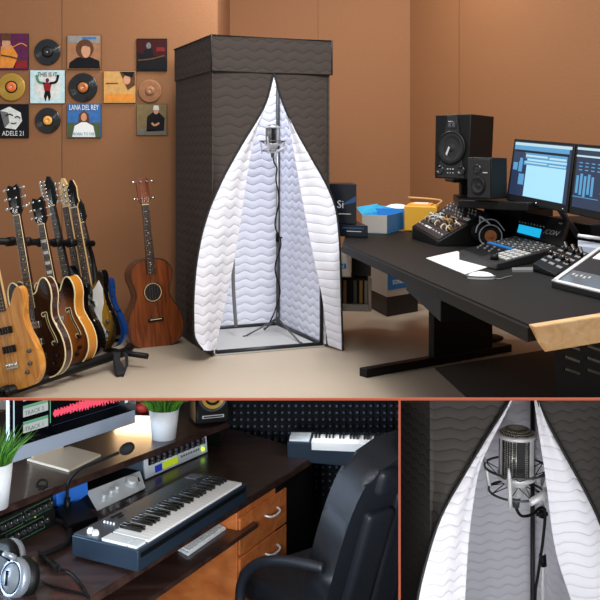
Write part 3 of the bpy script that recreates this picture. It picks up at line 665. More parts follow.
m.tube(P, .0055, 6, sm=5); solo('microphone_cable', m, 'thin black cable winding down the stand in the tall booth', 'cable')

# ------------------------------------------------------------------ close up booth, lower right
def proj(P): return (300+F*P.x/P.y, HY-F*(P.z-CZ)/P.y)
FL2 = V(432,0,2.5); yaw2 = math.radians(14.2)
outL2 = [(531,330),(520,372),(510,398),(499,416),(487,433),(470,462),(454,489),(439,515),(428,550),(420,580),(416,600),(408,660),(404,760)]
inL2 = [(531,330),(522,372),(512,402),(500,425),(489,445),(479,466),(472,510),(468,545),(465,600),(462,660),(460,760)]
outR2 = [(531,330),(533,372),(536,402),(549,426),(566,457),(582,485),(600,521),(612,560),(620,600),(630,660),(634,760)]
inR2 = [(531,330),(532,372),(534,402),(540,440),(546,480),(553,540),(560,570),(572,600),(585,660),(592,760)]
b2, M2 = booth('black quilted booth with white lining seen close, in the lower right compartment', Vector((FL2.x,2.5,0)), yaw2, .535, .44, ZB, 1.72, outL2, inL2, outR2, inR2, (.05,.03), 'tent_black', 'tent_white', .0045, .0068, None, 330, 760, wall_in=.006, pole_mat='gunmetal')
C2 = V(516.5,455,2.66)
st2 = V(542.5,520,2.70)
microphone('silver condenser microphone seen close, grille facing the opening', '', C2, .0515, .1, math.radians(2), 'metal shock mount with elastic cords around the close up microphone', None, None, None, V(545,478,2.69))
g = stand('steel microphone stand with black clutch, in the close up booth', Vector((st2.x,st2.y,ZB+.014)), V(0,476,2.70).z, [Vector((st2.x-.13,st2.y-.10,ZB+.03)),Vector((st2.x+.04,st2.y-.16,ZB+.03)),Vector((st2.x-.02,st2.y+.12,ZB+.03))], .0055)
m = MB('black'); z1 = V(0,513,2.7).z; z2 = V(0,560,2.7).z
m.cyl((st2.x,st2.y,z1-.012),(st2.x,st2.y,z1+.012), .011,.011,14); m.cyl((st2.x-.02,st2.y-.008,z1),(st2.x+.012,st2.y-.008,z1),.006,.006,10); part('clip', m, g)
m = MB('black'); m.cyl((st2.x,st2.y,z2-.016),(st2.x,st2.y,z2+.016), .012,.010,14); m.m('steel').cyl((st2.x-.012,st2.y-.012,z2-.05),(st2.x-.012,st2.y-.012,z2+.015),.005,.005,10); part('clip', m, g)
m = MB('black'); m.tube([V(515.5,502,2.66),V(517,510,2.66),V(522,516,2.66),V(532,514.5,2.67),V(540,508,2.685),V(545,512,2.685),V(543,540,2.68),V(538,575,2.68),V(535,600,2.68),V(536,680,2.69)], .0042, 8, sm=6); solo('microphone_cable', m, 'black cable looping from the close up microphone to its stand', 'cable')

# ------------------------------------------------------------------ right: the studio desk
DZ = .75
g = thing('studio_desk','large black L shaped studio desk with a maple end cap','desk', Vector((.9,5.2,0)))
Q1 = Vector((.262,5.90)); Q2 = Vector((.735,3.07)); 
poly = [(Q1.x,Q1.y),(Q2.x,Q2.y),(1.05,3.30),(2.15,4.15),(2.15,5.45),(1.46,6.75),(.33,6.95),(.30,6.35)]
m = MB('black_desk'); vs = [m.v((x,y,DZ)) for x, y in poly]; vb = [m.v((x,y,DZ-.055)) for x, y in poly]
m.f(vs); m.f(vb[::-1])
for i in range(len(poly)):
    j = (i+1) % len(poly); m.f([vs[i],vs[j],vb[j],vb[i]])
es = [e for e in m.bm.edges if all(abs(v.co.z-DZ) < 1e-5 for v in e.verts)]
bmesh.ops.bevel(m.bm, geom=es, offset=.010, segments=3, affect='EDGES')
part('desk_top', m, g)
m = MB('desk_maple'); u = (Vector((1.05,3.30,0))-Vector((.735,3.07,0))).normalized(); nn = Vector((u.y,-u.x,0))
A_ = Vector((.735,3.07,0)); B_ = A_+u*1.75
m.hexa([A_+Vector((0,0,DZ-.062))+u*.05, B_+Vector((0,0,DZ-.11)), B_+nn*.03+Vector((0,0,DZ-.11)), A_+nn*.03+u*.05+Vector((0,0,DZ-.09)), A_+Vector((0,0,DZ+.004)), B_+Vector((0,0,DZ+.004)), B_+nn*.03+Vector((0,0,DZ+.0)), A_+nn*.03+Vector((0,0,DZ+.0))], .006)
part('end_cap', m, g, 'light maple end cap')
fa = W(363,377,0.); fb_ = W(508,351,0.)
fa.z = fb_.z = 0
dv = (fb_-fa).normalized(); pv = Vector((-dv.y,dv.x,0))
m = MB('black'); m.hexa([fa-pv*.035, fb_-pv*.035, fb_+pv*.035, fa+pv*.035]+[p+Vector((0,0,.05)) for p in (fa-pv*.035, fb_-pv*.035, fb_+pv*.035, fa+pv*.035)], .006); part('foot_bar', m, g)
l0 = fa.lerp(fb_,.44); l1 = fa.lerp(fb_,.86)
m = MB('black'); m.hexa([l0-pv*.025, l1-pv*.025, l1+pv*.025, l0+pv*.025]+[p+Vector((0,0,DZ-.058)) for p in (l0-pv*.025, l1-pv*.025, l1+pv*.025, l0+pv*.025)], .004); part('leg_panel', m, g)
fc = W(478,345,0); fd = fc+dv*.35
m = MB('black'); m.sphere((fc.x+.06,fc.y+.1,.03),(.14,.10,.028),16,8); part('foot', m, g)
Qd = Q(V(406,283,5.6),V(441,307,5.15),V(440.5,322,5.15),V(406,290,5.6))
m = MB('dark_grey'); P = Qd.c; off = Vector((.35,.1,0)); m.hexa([P[3],P[2],P[2]+off,P[3]+off,Vector((P[0].x,P[0].y,DZ-.056)),Vector((P[1].x,P[1].y,DZ-.056)),Vector((P[1].x,P[1].y,DZ-.056))+off,Vector((P[0].x,P[0].y,DZ-.056))+off], .004); part('cable_tray', m, g)
# vented pedestal under the near end
pa = Vector((.93,3.46,0)); pb = pa+u*1.0; pc = pb+Vector((.32,1.0,0)); pd = pa+Vector((.28,1.0,0))
m = MB('black_matte'); m.hexa([Vector((p.x,p.y,lidz(p.y)+.002)) for p in (pa,pb,pc,pd)]+[Vector((p.x,p.y,DZ-.057)) for p in (pa,pb,pc,pd)]); ped = part('pedestal', m, g)
for r_ in range(3):
    for c_ in range(5):
        m = MB('black_gloss')
        p = pa+u*(.05+.13*c_); z = .60-.045*r_-.02*c_
        m.hexa([p+nn*.004+Vector((0,0,z)), p+nn*.004+u*.085+Vector((0,0,z-.03)), p-nn*.001+u*.085+Vector((0,0,z-.03)), p-nn*.001+Vector((0,0,z)), p+nn*.004+Vector((0,0,z+.010)), p+nn*.004+u*.085+Vector((0,0,z-.02)), p-nn*.001+u*.085+Vector((0,0,z-.02)), p-nn*.001+Vector((0,0,z+.010))])
        part('vent', m, ped)
m = MB('black'); c = V(540,352,3.75); c.z = DZ-.12; m.box(c.x-.05,c.x+.06,c.y-.05,c.y+.05,c.z-.02,DZ-.057,.006); m.cyl((c.x-.03,c.y-.06,c.z-.02),(c.x-.03,c.y-.01,c.z-.02),.03,.03,16); part('bracket', m, g)
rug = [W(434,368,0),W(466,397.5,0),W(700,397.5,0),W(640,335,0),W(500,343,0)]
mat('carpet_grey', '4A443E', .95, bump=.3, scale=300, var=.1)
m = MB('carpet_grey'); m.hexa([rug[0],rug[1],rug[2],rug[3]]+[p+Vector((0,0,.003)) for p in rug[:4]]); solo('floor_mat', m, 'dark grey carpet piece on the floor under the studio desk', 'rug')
# riser behind the console
ra = V(462,0,5.75); m = MB('black'); 
rz = 1.045
m.hexa([(1.16,6.0,DZ+.001),(1.36,5.75,DZ+.001),(1.6,6.0,DZ+.001),(1.35,6.3,DZ+.001),(1.16,6.0,rz-.05),(1.36,5.75,rz-.05),(1.6,6.0,rz-.05),(1.35,6.3,rz-.05)], .008)
m.hexa([(.90,5.40,rz-.045),(1.22,5.08,rz-.045),(1.62,5.6,rz-.045),(1.0,6.2,rz-.045),(.90,5.40,rz),(1.22,5.08,rz),(1.62,5.6,rz),(1.0,6.2,rz)], .006)
part('riser', m, g)
m = MB('black'); m.hexa([(1.38,5.72,DZ+.001),(1.64,5.34,DZ+.001),(2.0,5.4,DZ+.001),(1.75,5.8,DZ+.001),(1.38,5.72,.93),(1.64,5.34,.91),(2.0,5.4,.91),(1.75,5.8,.93)], .008); part('riser_wing', m, g)

def speaker(name, label, tl, tr_, br, bl, depth, wz, wr, tz, ports):
    c = (Vector(bl)+Vector(br))/2
    g = thing(name, label, 'speaker', Vector(c), 'studio monitor speakers')
    q = Q(tl,tr_,br,bl); m = MB('black'); q.slab(m, depth, .006); part('cabinet', m, g)
    m = MB('dark_grey'); m.hexa([q.p(.12,.98,0),q.p(.88,.98,0),q.p(.62,.03,0),q.p(.38,.03,0),q.p(.10,.985,.006),q.p(.90,.985,.006),q.p(.64,.02,.006),q.p(.36,.02,.006)] if ports == 2 else [q.p(.05,.97,0),q.p(.95,.97,0),q.p(.95,.03,0),q.p(.05,.03,0),q.p(.05,.97,.004),q.p(.95,.97,.004),q.p(.95,.03,.004),q.p(.05,.03,.004)], .002); part('baffle', m, g)
    n = q.n; ctr = q.p(.5,wz,.006); Mx = n.to_track_quat('Z','Y').to_matrix().to_4x4(); Mx.translation = ctr
    m = MB('black'); m.lathe([(wr*1.12,0),(wr*1.12,.006),(wr*1.0,.010),(wr*.92,.004)], 32, Mx)
    m.m('black_matte').lathe([(wr*.95,.006),(wr*.85,.009),(wr*.75,.003),(wr*.3,-.004),(wr*.28,.0),(0,.006)], 32, Mx); part('woofer', m, g)
    if ports == 2:
        m = MB('black_gloss'); q.rect(m,.36,.64,tz-.055,tz+.055,.010,.004,.003); m.m('dark_steel'); q.rect(m,.41,.48,tz-.035,tz+.035,.012,.009); q.rect(m,.52,.59,tz-.035,tz+.035,.012,.009); part('tweeter', m, g)
        for u_ in (.19,.81):
            Mp = Mx.copy(); Mp.translation = q.p(u_,.87,.006); m = MB('black_gloss'); m.lathe([(.026,0),(.026,.006),(.020,.006),(.018,.001),(0,.001)], 20, Mp); part('port', m, g)
        m = MB('light_grey')
        for k in range(3): q.knob(m,.42+.08*k,.85,.004,.012); q.knob(m,.42+.08*k,.91,.003,.011)
        part('control_knobs', m, g)
        m = MB('light_grey'); m.hexa([q.p(.36,.62,.012),q.p(.40,.64,.012),q.p(.48,.52,.012),q.p(.44,.50,.012),q.p(.36,.62,.016),q.p(.40,.64,.016),q.p(.48,.52,.016),q.p(.44,.50,.016)]); part('cone_mark', m, g)
    else:
        Mp = Mx.copy(); Mp.translation = q.p(.45,tz,.004); m = MB('black_gloss'); m.lathe([(.026,0),(.024,.006),(.015,.002),(.009,.001),(0,.006)], 20, Mp); part('tweeter', m, g)
        m = MB('light_grey'); q.rect(m,.68,.86,.35,.375,.006,.003); part('badge', m, g)
    return g
zb1 = .0
speaker('studio_speaker','large black studio speaker with round woofer and two ports, on a post', V(435.5,115,5.70),V(471,114,5.52),V(468,179.5,5.52),V(434.5,178,5.70), .24, .52, .090, .16, 2)
g = thing('speaker_stand','black post and plate under the large studio speaker','speaker stand', V(470,0,5.8).xy.to_3d()+Vector((0,0,DZ)))
zt = V(0,179.6,5.60).z
m = MB('black'); c = V(467.5,0,5.92); m.box(c.x-.045,c.x+.045,c.y-.03,c.y+.04,rz+.004,zt-.022,.004); part('post', m, g)
m = MB('black'); m.box(c.x-.12,c.x+.14,c.y-.20,c.y+.14,zt-.022,zt-.004,.004); part('plate', m, g)
speaker('studio_speaker','small black studio speaker beside the large one, on the desk riser', V(467,157,5.30),V(491.5,158,5.16),V(491.5,199,5.16),V(467,198.5,5.30), .13, .68, .044, .28, 1)

# sidecar of slanted patch gear
g = thing('rack_sidecar','slanted black rack with knobs, meters and patch cables at the desk corner','rack gear', W(440,238,DZ))
q = Q(V(453,202,6.25),V(489,212,5.75),V(438,242,5.72),V(412,226,6.25))
m = MB('black'); q.down(m, DZ+.001, .004); part('housing', m, g)
m = MB('gunmetal'); q.rect(m,.04,.96,.04,.40,.006,.0); q.rect(m,.04,.96,.74,.96,.006); part('faceplate', m, g)
m = MB('black_gloss'); q.rect(m,.04,.96,.43,.72,.004); part('patch_panel', m, g)
random.seed(3)
for v_ in (.10,.18,.26,.34):
    for k in range(10):
        if random.random() < .75: m = MB('light_grey'); q.knob(m,.09+.09*k,v_,.008 if random.random() < .5 else .005,.018); part('knob', m, g)
for k in range(9): m = MB('light_grey'); q.knob(m,.1+.1*k,.85,.006,.014); part('knob', m, g)
m = MB('white'); q.rect(m,.8,.93,.30,.36,.008,.005); q.rect(m,.3,.5,.82,.86,.008,.005); part('meter', m, g)
m = MB('card_white')
for k in range(26):
    u_ = .06+.86*random.random(); v_ = .44+.26*random.random(); m.m(random.choice(['card_white','card_tan','light_grey','white','gold']))
    a_ = q.p(u_,v_,.003); b_ = q.p(min(.95,max(.04,u_+random.uniform(-.14,.14))),min(.74,max(.42,v_+random.uniform(-.12,.12))),.003)
    m.tube([a_, a_+q.n*.012, (a_+b_)/2+q.n*.02, b_+q.n*.012, b_], .0045, 6, sm=3)
part('patch_cable', m, g, 'pale tangled patch cables')

# console
g = thing('mixing_console','grey control surface with faders, raised rear display and cyan screen','console', W(510,250,DZ))
q = Q(V(515,236,5.55),V(561,247,5.10),V(497,264,4.52),V(459,250.5,5.02))
m = MB('dark_grey'); q.down(m, DZ+.001, .004); part('body', m, g)
m = MB('white')
for r_ in range(8):
    for c_ in range(11):
        u_ = .04+.085*c_; v_ = .04+.052*r_
        m.m('mid_grey' if (r_+c_) % 3 else 'light_grey'); q.rect(m,u_,u_+.038,v_,v_+.026,.005,.001)
part('button', m, g)
m = MB('blue'); q.rect(m,.0,.58,.475,.53,.006,.001); part('blue_strip', m, g, 'blue strip')
m = MB('light_grey')
for r_ in range(4):
    for c_ in range(4): q.rect(m,.62+.095*c_,.69+.095*c_,.48+.10*r_,.55+.10*r_,.007,.001)
part('button', m, g)
for k in range(9):
    m = MB('mid_grey'); u_ = .06+.058*k; v_ = .62+.2*((k*37) % 5)/5; q.rect(m,u_-.012,u_+.012,v_,v_+.03,.014,.004,.002); part('fader', m, g)
m = MB('black')
for k in range(9): q.rect(m,.056+.058*k,.064+.058*k,.57,.95,.003,.001)
part('fader_slot', m, g)
m = MB('black'); q.knob(m,.80,.92,.022,.028,20); part('jog_wheel', m, g)
qs = Q(V(520,211.5,5.72),V(568.5,219.5,5.30),V(560.5,246,5.14),V(514.5,233.5,5.58))
m = MB('dark_grey'); qs.slab(m,.025,.004); part('display', m, g)
m = MB('screen_cyan'); qs.rect(m,.06,.55,.58,.92,.004,.001); part('cyan_screen', m, g, 'cyan lit screen')
m = MB('light_grey')
for k in range(9): qs.knob(m,.06+.065*k,.47,.004,.008,8)
m.m('black')
for k in range(8): qs.rect(m,.10+.07*k,.104+.07*k,.08,.38,.003,.001)
m.m('light_grey').text('iCON', .05, qs.mat4(.76,.62,.003), .0006); m.text('icon', .018, qs.mat4(.88,.2,.003), .0006); part('marking', m, g)

m = MB('white'); q = Q(W(457,251,DZ+.004),W(492,265.5,DZ+.004),W(465,274,DZ+.004),W(426,258,DZ+.004)); q.slab(m,.003); solo('paper_sheet', m, 'white sheet of paper lying on the black desk before the console', 'paper')
g = thing('computer_mouse','silver grey computer mouse on the desk beside the white paper','mouse', W(481,281,DZ))
c = W(481,278.5,DZ+.001); Mm = Matrix.Rotation(math.radians(-12),4,'Z')
m = MB('white_gloss'); m.sphere(c+Vector((0,0,.004)),(.062,.036,.028),24,12,Mm); bmesh.ops.bisect_plane(m.bm, geom=m.bm.verts[:]+m.bm.edges[:]+m.bm.faces[:], plane_co=(0,0,DZ+.001), plane_no=(0,0,-1), clear_outer=True); part('shell', m, g)
m = MB('mid_grey'); m.tube([c+Mm.to_3x3() @ Vector((.062*math.cos(a)*1.01,.037*math.sin(a),.012)) for a in [PI*2*k/24 for k in range(24)]], .003, 6, True); part('seam', m, g)
m = MB('mid_grey'); m.tube([W(493,278,DZ+.004),W(500,279,DZ+.004),W(506,277,DZ+.004),W(512,276,DZ+.004)], .0025, 6, sm=5); part('cord', m, g)
m = MB('mid_grey'); q = Q(W(512,267.5,DZ+.012),W(533,267,DZ+.012),W(533,270,DZ+.012),W(512,270,DZ+.012)); q.down(m, DZ+.001); solo('cable_connector', m, 'small metal connector lying between mouse and small mixer', 'connector')
# headphones on the desk behind the console
g = thing('headphones','black and silver headphones with a brown driver, standing behind the console','headphones', W(492,247,DZ))
c = V(491,236,5.6); n = Vector((-.35,-.93,.05)).normalized(); Mh = n.to_track_quat('Z','Y').to_matrix().to_4x4(); Mh.translation = c
m = MB('black'); m.lathe([(.0,-.03),(.05,-.03),(.060,-.012),(.060,.010),(.05,.020),(.036,.014)], 28, Mh); part('ear_cup', m, g)
m = MB('copper'); m.lathe([(.036,.012),(.018,.010),(.012,.014),(0,.014)], 24, Mh); part('driver', m, g, 'copper brown driver disc')
m = MB('steel'); m.lathe([(.066,.008),(.070,.012),(.066,.016),(.062,.012),(.066,.008)], 28, Mh); part('trim_ring', m, g)
c2_ = c+Vector((-.04,.13,.01)); Mh2 = Mh.copy(); Mh2.translation = c2_
m = MB('black'); m.lathe([(0,-.03),(.05,-.03),(.060,-.01),(.060,.010),(.05,.018),(.0,.014)], 28, Mh2); part('ear_cup', m, g)
m = MB('steel'); up = Vector((0,0,1)); m.tube([c+up*.06-n*.01, c+Vector((-.02,.01,.085)), c.lerp(c2_,.5)+Vector((-.03,0,.105)), c2_+up*.085, c2_+up*.055], .006, 8, sm=5); part('headband', m, g)
m = MB('steel'); m.tube([c+Vector((-.09,.0,.02)), c+Vector((-.075,.0,.065)), c+Vector((-.03,0,.095)), c+Vector((.03,0,.09)), c+Vector((.08,.0,.03))], .004, 8, sm=5); part('yoke', m, g)

# small mixer
mat('slot_grey', '85868A', .5)
g = thing('compact_mixer','small black mixer with silver slots between console and silver framed panel','mixer', W(560,268,DZ))
q = Q(V(563,244,5.05),V(592,254,4.80),V(556,274.5,4.25),V(533,263,4.5))
m = MB('black'); q.down(m, DZ+.001, .006); part('body', m, g)
m = MB('slot_grey')
for r_ in range(5):
    for c_ in range(3): q.rect(m,.08+.31*c_+.03*(r_ % 2),.28+.31*c_,.08+.17*r_,.14+.17*r_,.004,.001)
part('slot', m, g)
for k in range(9): m = MB('black_gloss'); q.knob(m,.15+.09*k,.10+.06*(k % 3),.011,.03); part('knob', m, g)
for k in range(4): m = MB('black_gloss'); q.knob(m,.12+.24*k,.55+.05*(k%2),.014,.026); part('knob', m, g)
# right panel with silver frame
g = thing('touch_panel','slanted dark panel with a silver frame and grey screen at the right edge','panel', W(590,270,DZ))
bl_ = W(551.5,281.5,DZ+.025); br_ = W(640,303,DZ+.025); tl_ = V(600,247,4.75); q = Q(tl_,tl_+br_-bl_,br_,bl_)
m = MB('dark_grey'); q.down(m, DZ+.001, .003); part('housing', m, g)
m = MB('steel')
for a0,a1,b0,b1 in ((0,1,0,.03),(0,1,.96,1),(0,.05,0,1),(.95,1,0,1)): q.rect(m,a0,a1,b0,b1,.006,.0,.001)
part('frame', m, g, 'silver frame')
m = MB('white'); q.rect(m,.10,.9,.05,.34,.004); part('sheet', m, g, 'white sheet')
m = MB('screen_glass'); q.rect(m,.07,.93,.70,.95,.004); m.m('light_grey')
for k in range(5): q.rect(m,.12+.05*k,.145+.05*k,.76+.02*(k%2),.80+.02*(k%2),.005,.003)
part('screen', m, g, 'grey glossy screen')
m = MB('steel'); m.cyl(V(578,235.5,4.9), V(612,240,4.9), .009, .009, 12); o = solo('chrome_bar', m, 'chrome bar under the right computer monitor', 'bar')
m = MB('imac_silver'); q = Q(V(578,240,4.95),V(612,245,4.9),V(612,250,4.85),V(578,246,4.9)); q.down(m, DZ+.001); solo('silver_laptop', m, 'flat silver device under the chrome bar at the right edge', 'device')

# monitors
def monitor(label, tl, tr_, br, bl, kind):
    q = Q(tl,tr_,br,bl); g = thing('computer_monitor', label, 'computer monitor', (Vector(bl)+Vector(br))/2, 'computer monitors on the studio desk')
    m = MB('black'); q.slab(m, .03, .003); part('bezel', m, g)
    m = MB('screen_dark' if kind == 0 else 'screen_navy'); q.rect(m,.035,.965,.04,.90,.0015,0); 
    if kind == 0:
        m.m('screen_white'); q.rect(m,.035,.965,.055,.10,.0022,.001); m.m('screen_mid'); q.rect(m,.035,.93,.10,.17,.0022,.001); m.m('screen_black'); q.rect(m,.05,.93,.175,.205,.0028,.001)
        m.m('screen_light'); q.rect(m,.27,.91,.22,.89,.0022,.001); m.m('screen_mid'); q.rect(m,.22,.91,.21,.30,.0028,.001); q.rect(m,.22,.91,.33,.40,.0028,.001)
        m.m('screen_white'); q.rect(m,.24,.60,.24,.27,.0034,.001); q.rect(m,.63,.90,.25,.28,.0034,.001); q.rect(m,.24,.60,.35,.37,.0034,.001); q.rect(m,.63,.90,.36,.38,.0034,.001)
        m.m('screen_mid'); q.rect(m,.05,.12,.38,.50,.0028,.001); q.rect(m,.14,.2,.30,.52,.0028,.001); q.rect(m,.16,.25,.55,.72,.0028,.001); m.m('screen_dark'); q.rect(m,.06,.15,.24,.36,.0034,.001); q.rect(m,.20,.24,.22,.34,.0034,.001)
    else:
        m.m('screen_white'); q.rect(m,.03,.97,.05,.085,.0022,.001); q.rect(m,.03,.97,.16,.185,.0022,.001); m.m('screen_mid')
        for k in range(5): q.rect(m,.06+.055*k,.095+.055*k,.45-.03*(k % 2),.70+.02*(k % 3),.0022,.001)
        for k in range(12): q.rect(m,.08+.09*(k % 4),.13+.09*(k % 4),.26+.05*(k//4),.275+.05*(k//4),.0022,.001)
        q.rect(m,.03,.40,.745,.755,.0022,.001); q.rect(m,.42,.97,.65,.67,.0022,.001); q.rect(m,.45,.97,.84,.87,.0022,.001); m.m('screen_dark'); q.rect(m,.42,.97,.70,.83,.0022,.001)
    part('screen', m, g)
    m = MB('white'); q.knob(m,.5,.955,.004,.002,10); q.knob(m,.93,.96,.003,.002,8); part('button', m, g)
    b = (Vector(bl)+Vector(br))/2; bb = b-q.n*.50
    m = MB('dark_steel'); m.box(bb.x-.04,bb.x+.04,bb.y,bb.y+.03,DZ+.015,DZ+.03,.003); a9 = q.p(.5,.72,-.03); m.cyl(a9, a9-q.n*.08, .02, .02, 10); bz = a9-q.n*.07; m.tube([bz,(bb.x,bb.y+.01,DZ+.03)], .018, 8); part('neck', m, g)
    m = MB('steel'); m.box(bb.x-.11,bb.x+.11,bb.y-.08,bb.y+.12,DZ+.001,DZ+.016,.004); part('base', m, g)
monitor('computer monitor with a large pale blue window, left one of the pair', V(514.5,138.5,5.35),V(575.5,143.5,5.05),V(567,212.5,4.98),V(506,199.5,5.26), 0)
monitor('computer monitor with dark mixer windows, cut by the right edge of the photo', V(576.5,143.5,5.04),V(648,149.5,4.72),V(640,228,4.66),V(568.5,213,4.96), 1)

# ------------------------------------------------------------------ cartons by the booth
def carton(name, label, P, zb, top=None, side='black', side2=None, group=None):
    """P: three points A (left front), B (right front), C (right back) at the foot"""
    A, B, C = [Vector(p) for p in P]; D = A+(C-B); h = Vector((0,0,top-zb))
    for p in (A,B,C,D): p.z = zb
    return A, B, C, D, h
def box4(mb, A, B, C, D, h, bevel=.004): mb.hexa([A,B,C,D,A+h,B+h,C+h,D+h], bevel)
A = V(329,0,6.45); B = V(356.5,0,6.38); C = V(353,0,6.7)
A,B,C,D,h = carton('','',(A,B,C),V(0,224,6.4).z,V(0,184,6.4).z)
g = thing('carton','glossy black product box with blue swoosh, topmost behind the booth','box',(A+C)/2)
m = MB('navy'); box4(m,A,B,C,D,h); part('box_body', m, g)
q = Q(A+h,B+h,B,A)
m = MB('navy_stripe'); m.hexa([q.p(.05,.62,.0005),q.p(.98,.45,.0005),q.p(.98,.30,.0005),q.p(.55,.48,.0005),q.p(.05,.62,.0015),q.p(.98,.45,.0015),q.p(.98,.30,.0015),q.p(.55,.48,.0015)]); m.m('light_grey').text('Si', .075, q.mat4(.42,.52,.002), .0006); q.rect(m,.35,.8,.74,.76,.002); part('printing', m, g)
A,B,C,D,h = carton('','',(V(326,0,6.45),V(368,0,6.30),V(357,0,6.75)),DZ+.002,V(0,224.5,6.4).z)
g = thing('carton','flat dark product box lying under the glossy black one','box',(A+C)/2)
m = MB('navy'); box4(m,A,B,C,D,h); part('box_body', m, g); q = Q(A+h,B+h,B,A); m = MB('navy_stripe'); q.rect(m,.4,.9,.2,.32,.002); m.m('light_grey'); q.rect(m,.5,.85,.5,.56,.002); part('printing', m, g)
def open_carton(name, label, P, zb, zt, outs, inner, th=.006, flap=None):
    A,B,C,D,h = carton('','',P,zb,zt); g = thing(name, label, 'box', (A+C)/2)
    ctr = (A+B+C+D)/4
    for (a_, b_), mn in zip(((A,B),(B,C),(C,D),(D,A)), outs):
        ia = a_+(ctr-a_).normalized()*th*2; ib = b_+(ctr-b_).normalized()*th*2
        m = MB(mn); m.hexa([a_,b_,ib,ia,a_+h,b_+h,ib+h,ia+h]); m.m(inner); k = (ctr-(a_+b_)/2).normalized()*.0015
        m.hexa([ia,ib,ib+k,ia+k,ia+h,ib+h,ib+k+h,ia+k+h]); part('side', m, g)
    m = MB(inner); m.hexa([A,B,C,D,A+Vector((0,0,.006)),B+Vector((0,0,.006)),C+Vector((0,0,.006)),D+Vector((0,0,.006))]); part('bottom', m, g)
    return g,(A,B,C,D,h)
g,(A,B,C,D,h) = open_carton('open_carton','open carton with grey front, blue end and bright blue inside',(W(362,233,DZ+.002),W(387,234,DZ+.002),W(404,229,DZ+.002)),DZ+.002,DZ+.13,('card_grey','blue_card','cyan_card','cyan_card'),'cyan_card')
m = MB('cyan_card'); m.hexa([A+h,D+h,D+h+Vector((-.02,.02,.05)),A+h+Vector((-.04,0,.05))]+[p+Vector((0,0,.004)) for p in (A+h,D+h,D+h+Vector((-.02,.02,.05)),A+h+Vector((-.04,0,.05)))]); part('flap', m, g)
m = MB('cyan_card'); P8 = (D+h,C+h,C+h+Vector((.0,.0,.012)),D+h+Vector((-.02,.0,.045))); k8 = Vector((0,.006,0)); m.hexa([P8[0],P8[1],P8[1]+k8,P8[0]+k8,P8[3],P8[2],P8[2]+k8,P8[3]+k8]); part('flap', m, g)
g,(A,B,C,D,h) = open_carton('open_carton','blue open carton stuffed with paper, behind the grey fronted one',(W(372,229,DZ+.002),W(411,229.5,DZ+.002),W(421,226,DZ+.002)),DZ+.002,DZ+.155,('blue_card','blue_card','blue_card','card_tan'),'card_tan')
m = MB('white'); c = (A+B+C+D)/4; m.sphere(c+Vector((0,0,.14)),(.10,.10,.04),10,6); m.m('card_tan').sphere(c+Vector((.09,0,.12)),(.12,.10,.05),10,6); part('packing_paper', m, g)
g = thing('document_tray','yellow tray of papers in the corner behind the blue carton','tray', V(428,0,7.0).xy.to_3d()+Vector((0,0,DZ)))
A,B,C,D,h = carton('','',(V(404,0,6.85),V(437,0,6.72),V(440,0,7.05)),DZ+.002,DZ+.185)
m = MB('yellow'); box4(m,A,B,C,D,h,.01); part('tray', m, g); m = MB('tape'); q = Q(D+h,C+h,B+h,A+h); q.rect(m,.1,.8,.1,.9,.01); m.m('card_white'); q.rect(m,.25,.7,.3,.7,.016,.01); part('papers', m, g)
m = MB('card_tan'); m.tube([B+h+Vector((0,0,.01)),C+h+Vector((0,0,.03)),D+h+Vector((0,0,.045))], .008, 6, sm=4); part('rim', m, g)
# below the desk
def cart_under(label, pts, pyb, pyt, Y, body, extra=None, name='carton', cat='box'):
    A,B,C,D,h = carton('','',pts,0,0); zb = V(0,pyb,Y).z; zt = V(0,pyt,Y).z
    for p in (A,B,C,D): p.z = max(.002, zb)
    h = Vector((0,0,zt-max(.002,zb))); g = thing(name,label,cat,(A+C)/2); m = MB(body); box4(m,A,B,C,D,h); part('box_body', m, g)
    if extra: extra(g,A,B,C,D,h)
    return g
def e1(g,A,B,C,D,h):
    q = Q(A+h,B+h,B,A); m = MB('blue_card'); m.hexa([q.p(a,b,c) for c in (.0003,.0015) for a,b in ((.42,.68),(.82,.66),(.80,.45),(.46,.48))]); m.m('white').text('cd', .04, q.mat4(.62,.57,.002), .0005); part('printing', m, g, 'blue logo')
cart_under('white carton with a small blue logo, under the desk corner by the booth', (V(326,0,6.45),V(351,0,6.42),V(350,0,6.7)), 277, 252.5, 6.42, 'card_white', e1)
cart_under('black carton under the desk behind the white logo carton', (V(351.5,0,6.72),V(371,0,6.68),V(371,0,7.0)), 276, 258, 6.7, 'navy')
def e2(g,A,B,C,D,h):
    q = Q(A+h,B+h,B,A); m = MB('card_tan')
    for k,(a,mn) in enumerate(((.42,'card_tan'),(.55,'black'),(.66,'mid_grey'),(.80,'yellow'),(.92,'card_grey'))): m.m(mn); q.rect(m,a,a+.07,.08,.92,.006)
    m.m('light_grey'); q.rect(m,.02,.38,.3,.33,.005); q.rect(m,.02,.38,.15,.18,.005); part('spine', m, g)
    m = MB('card_white'); m.hexa([A+Vector((0,-.004,0)),B+Vector((0,-.004,0)),B+Vector((0,-.03,0)),A+Vector((0,-.03,0))]+[p+Vector((0,0,.05)) for p in (A+Vector((0,-.004,0)),B+Vector((0,-.004,0)),B+Vector((0,-.03,0)),A+Vector((0,-.03,0)))]); m.cyl(B+Vector((.012,-.01,.0)),B+Vector((.012,-.01,h.z)),.012,.012,8); part('shelf_edge', m, g, 'white shelf edge')
cart_under('low black shelf unit with tan and yellow spines under the desk', (V(326,0,6.75),V(368,0,6.70),V(368,0,7.0)), 311, 278, 6.7, 'black', e2, 'shelf_unit', 'shelf')
A3_ = W(370,308,0); B3_ = W(387,317,0); C3_ = W(418,311.5,0)
A,B,C,D,h = carton('','',(A3_,B3_,C3_),.002,V(0,297,7.65).z)
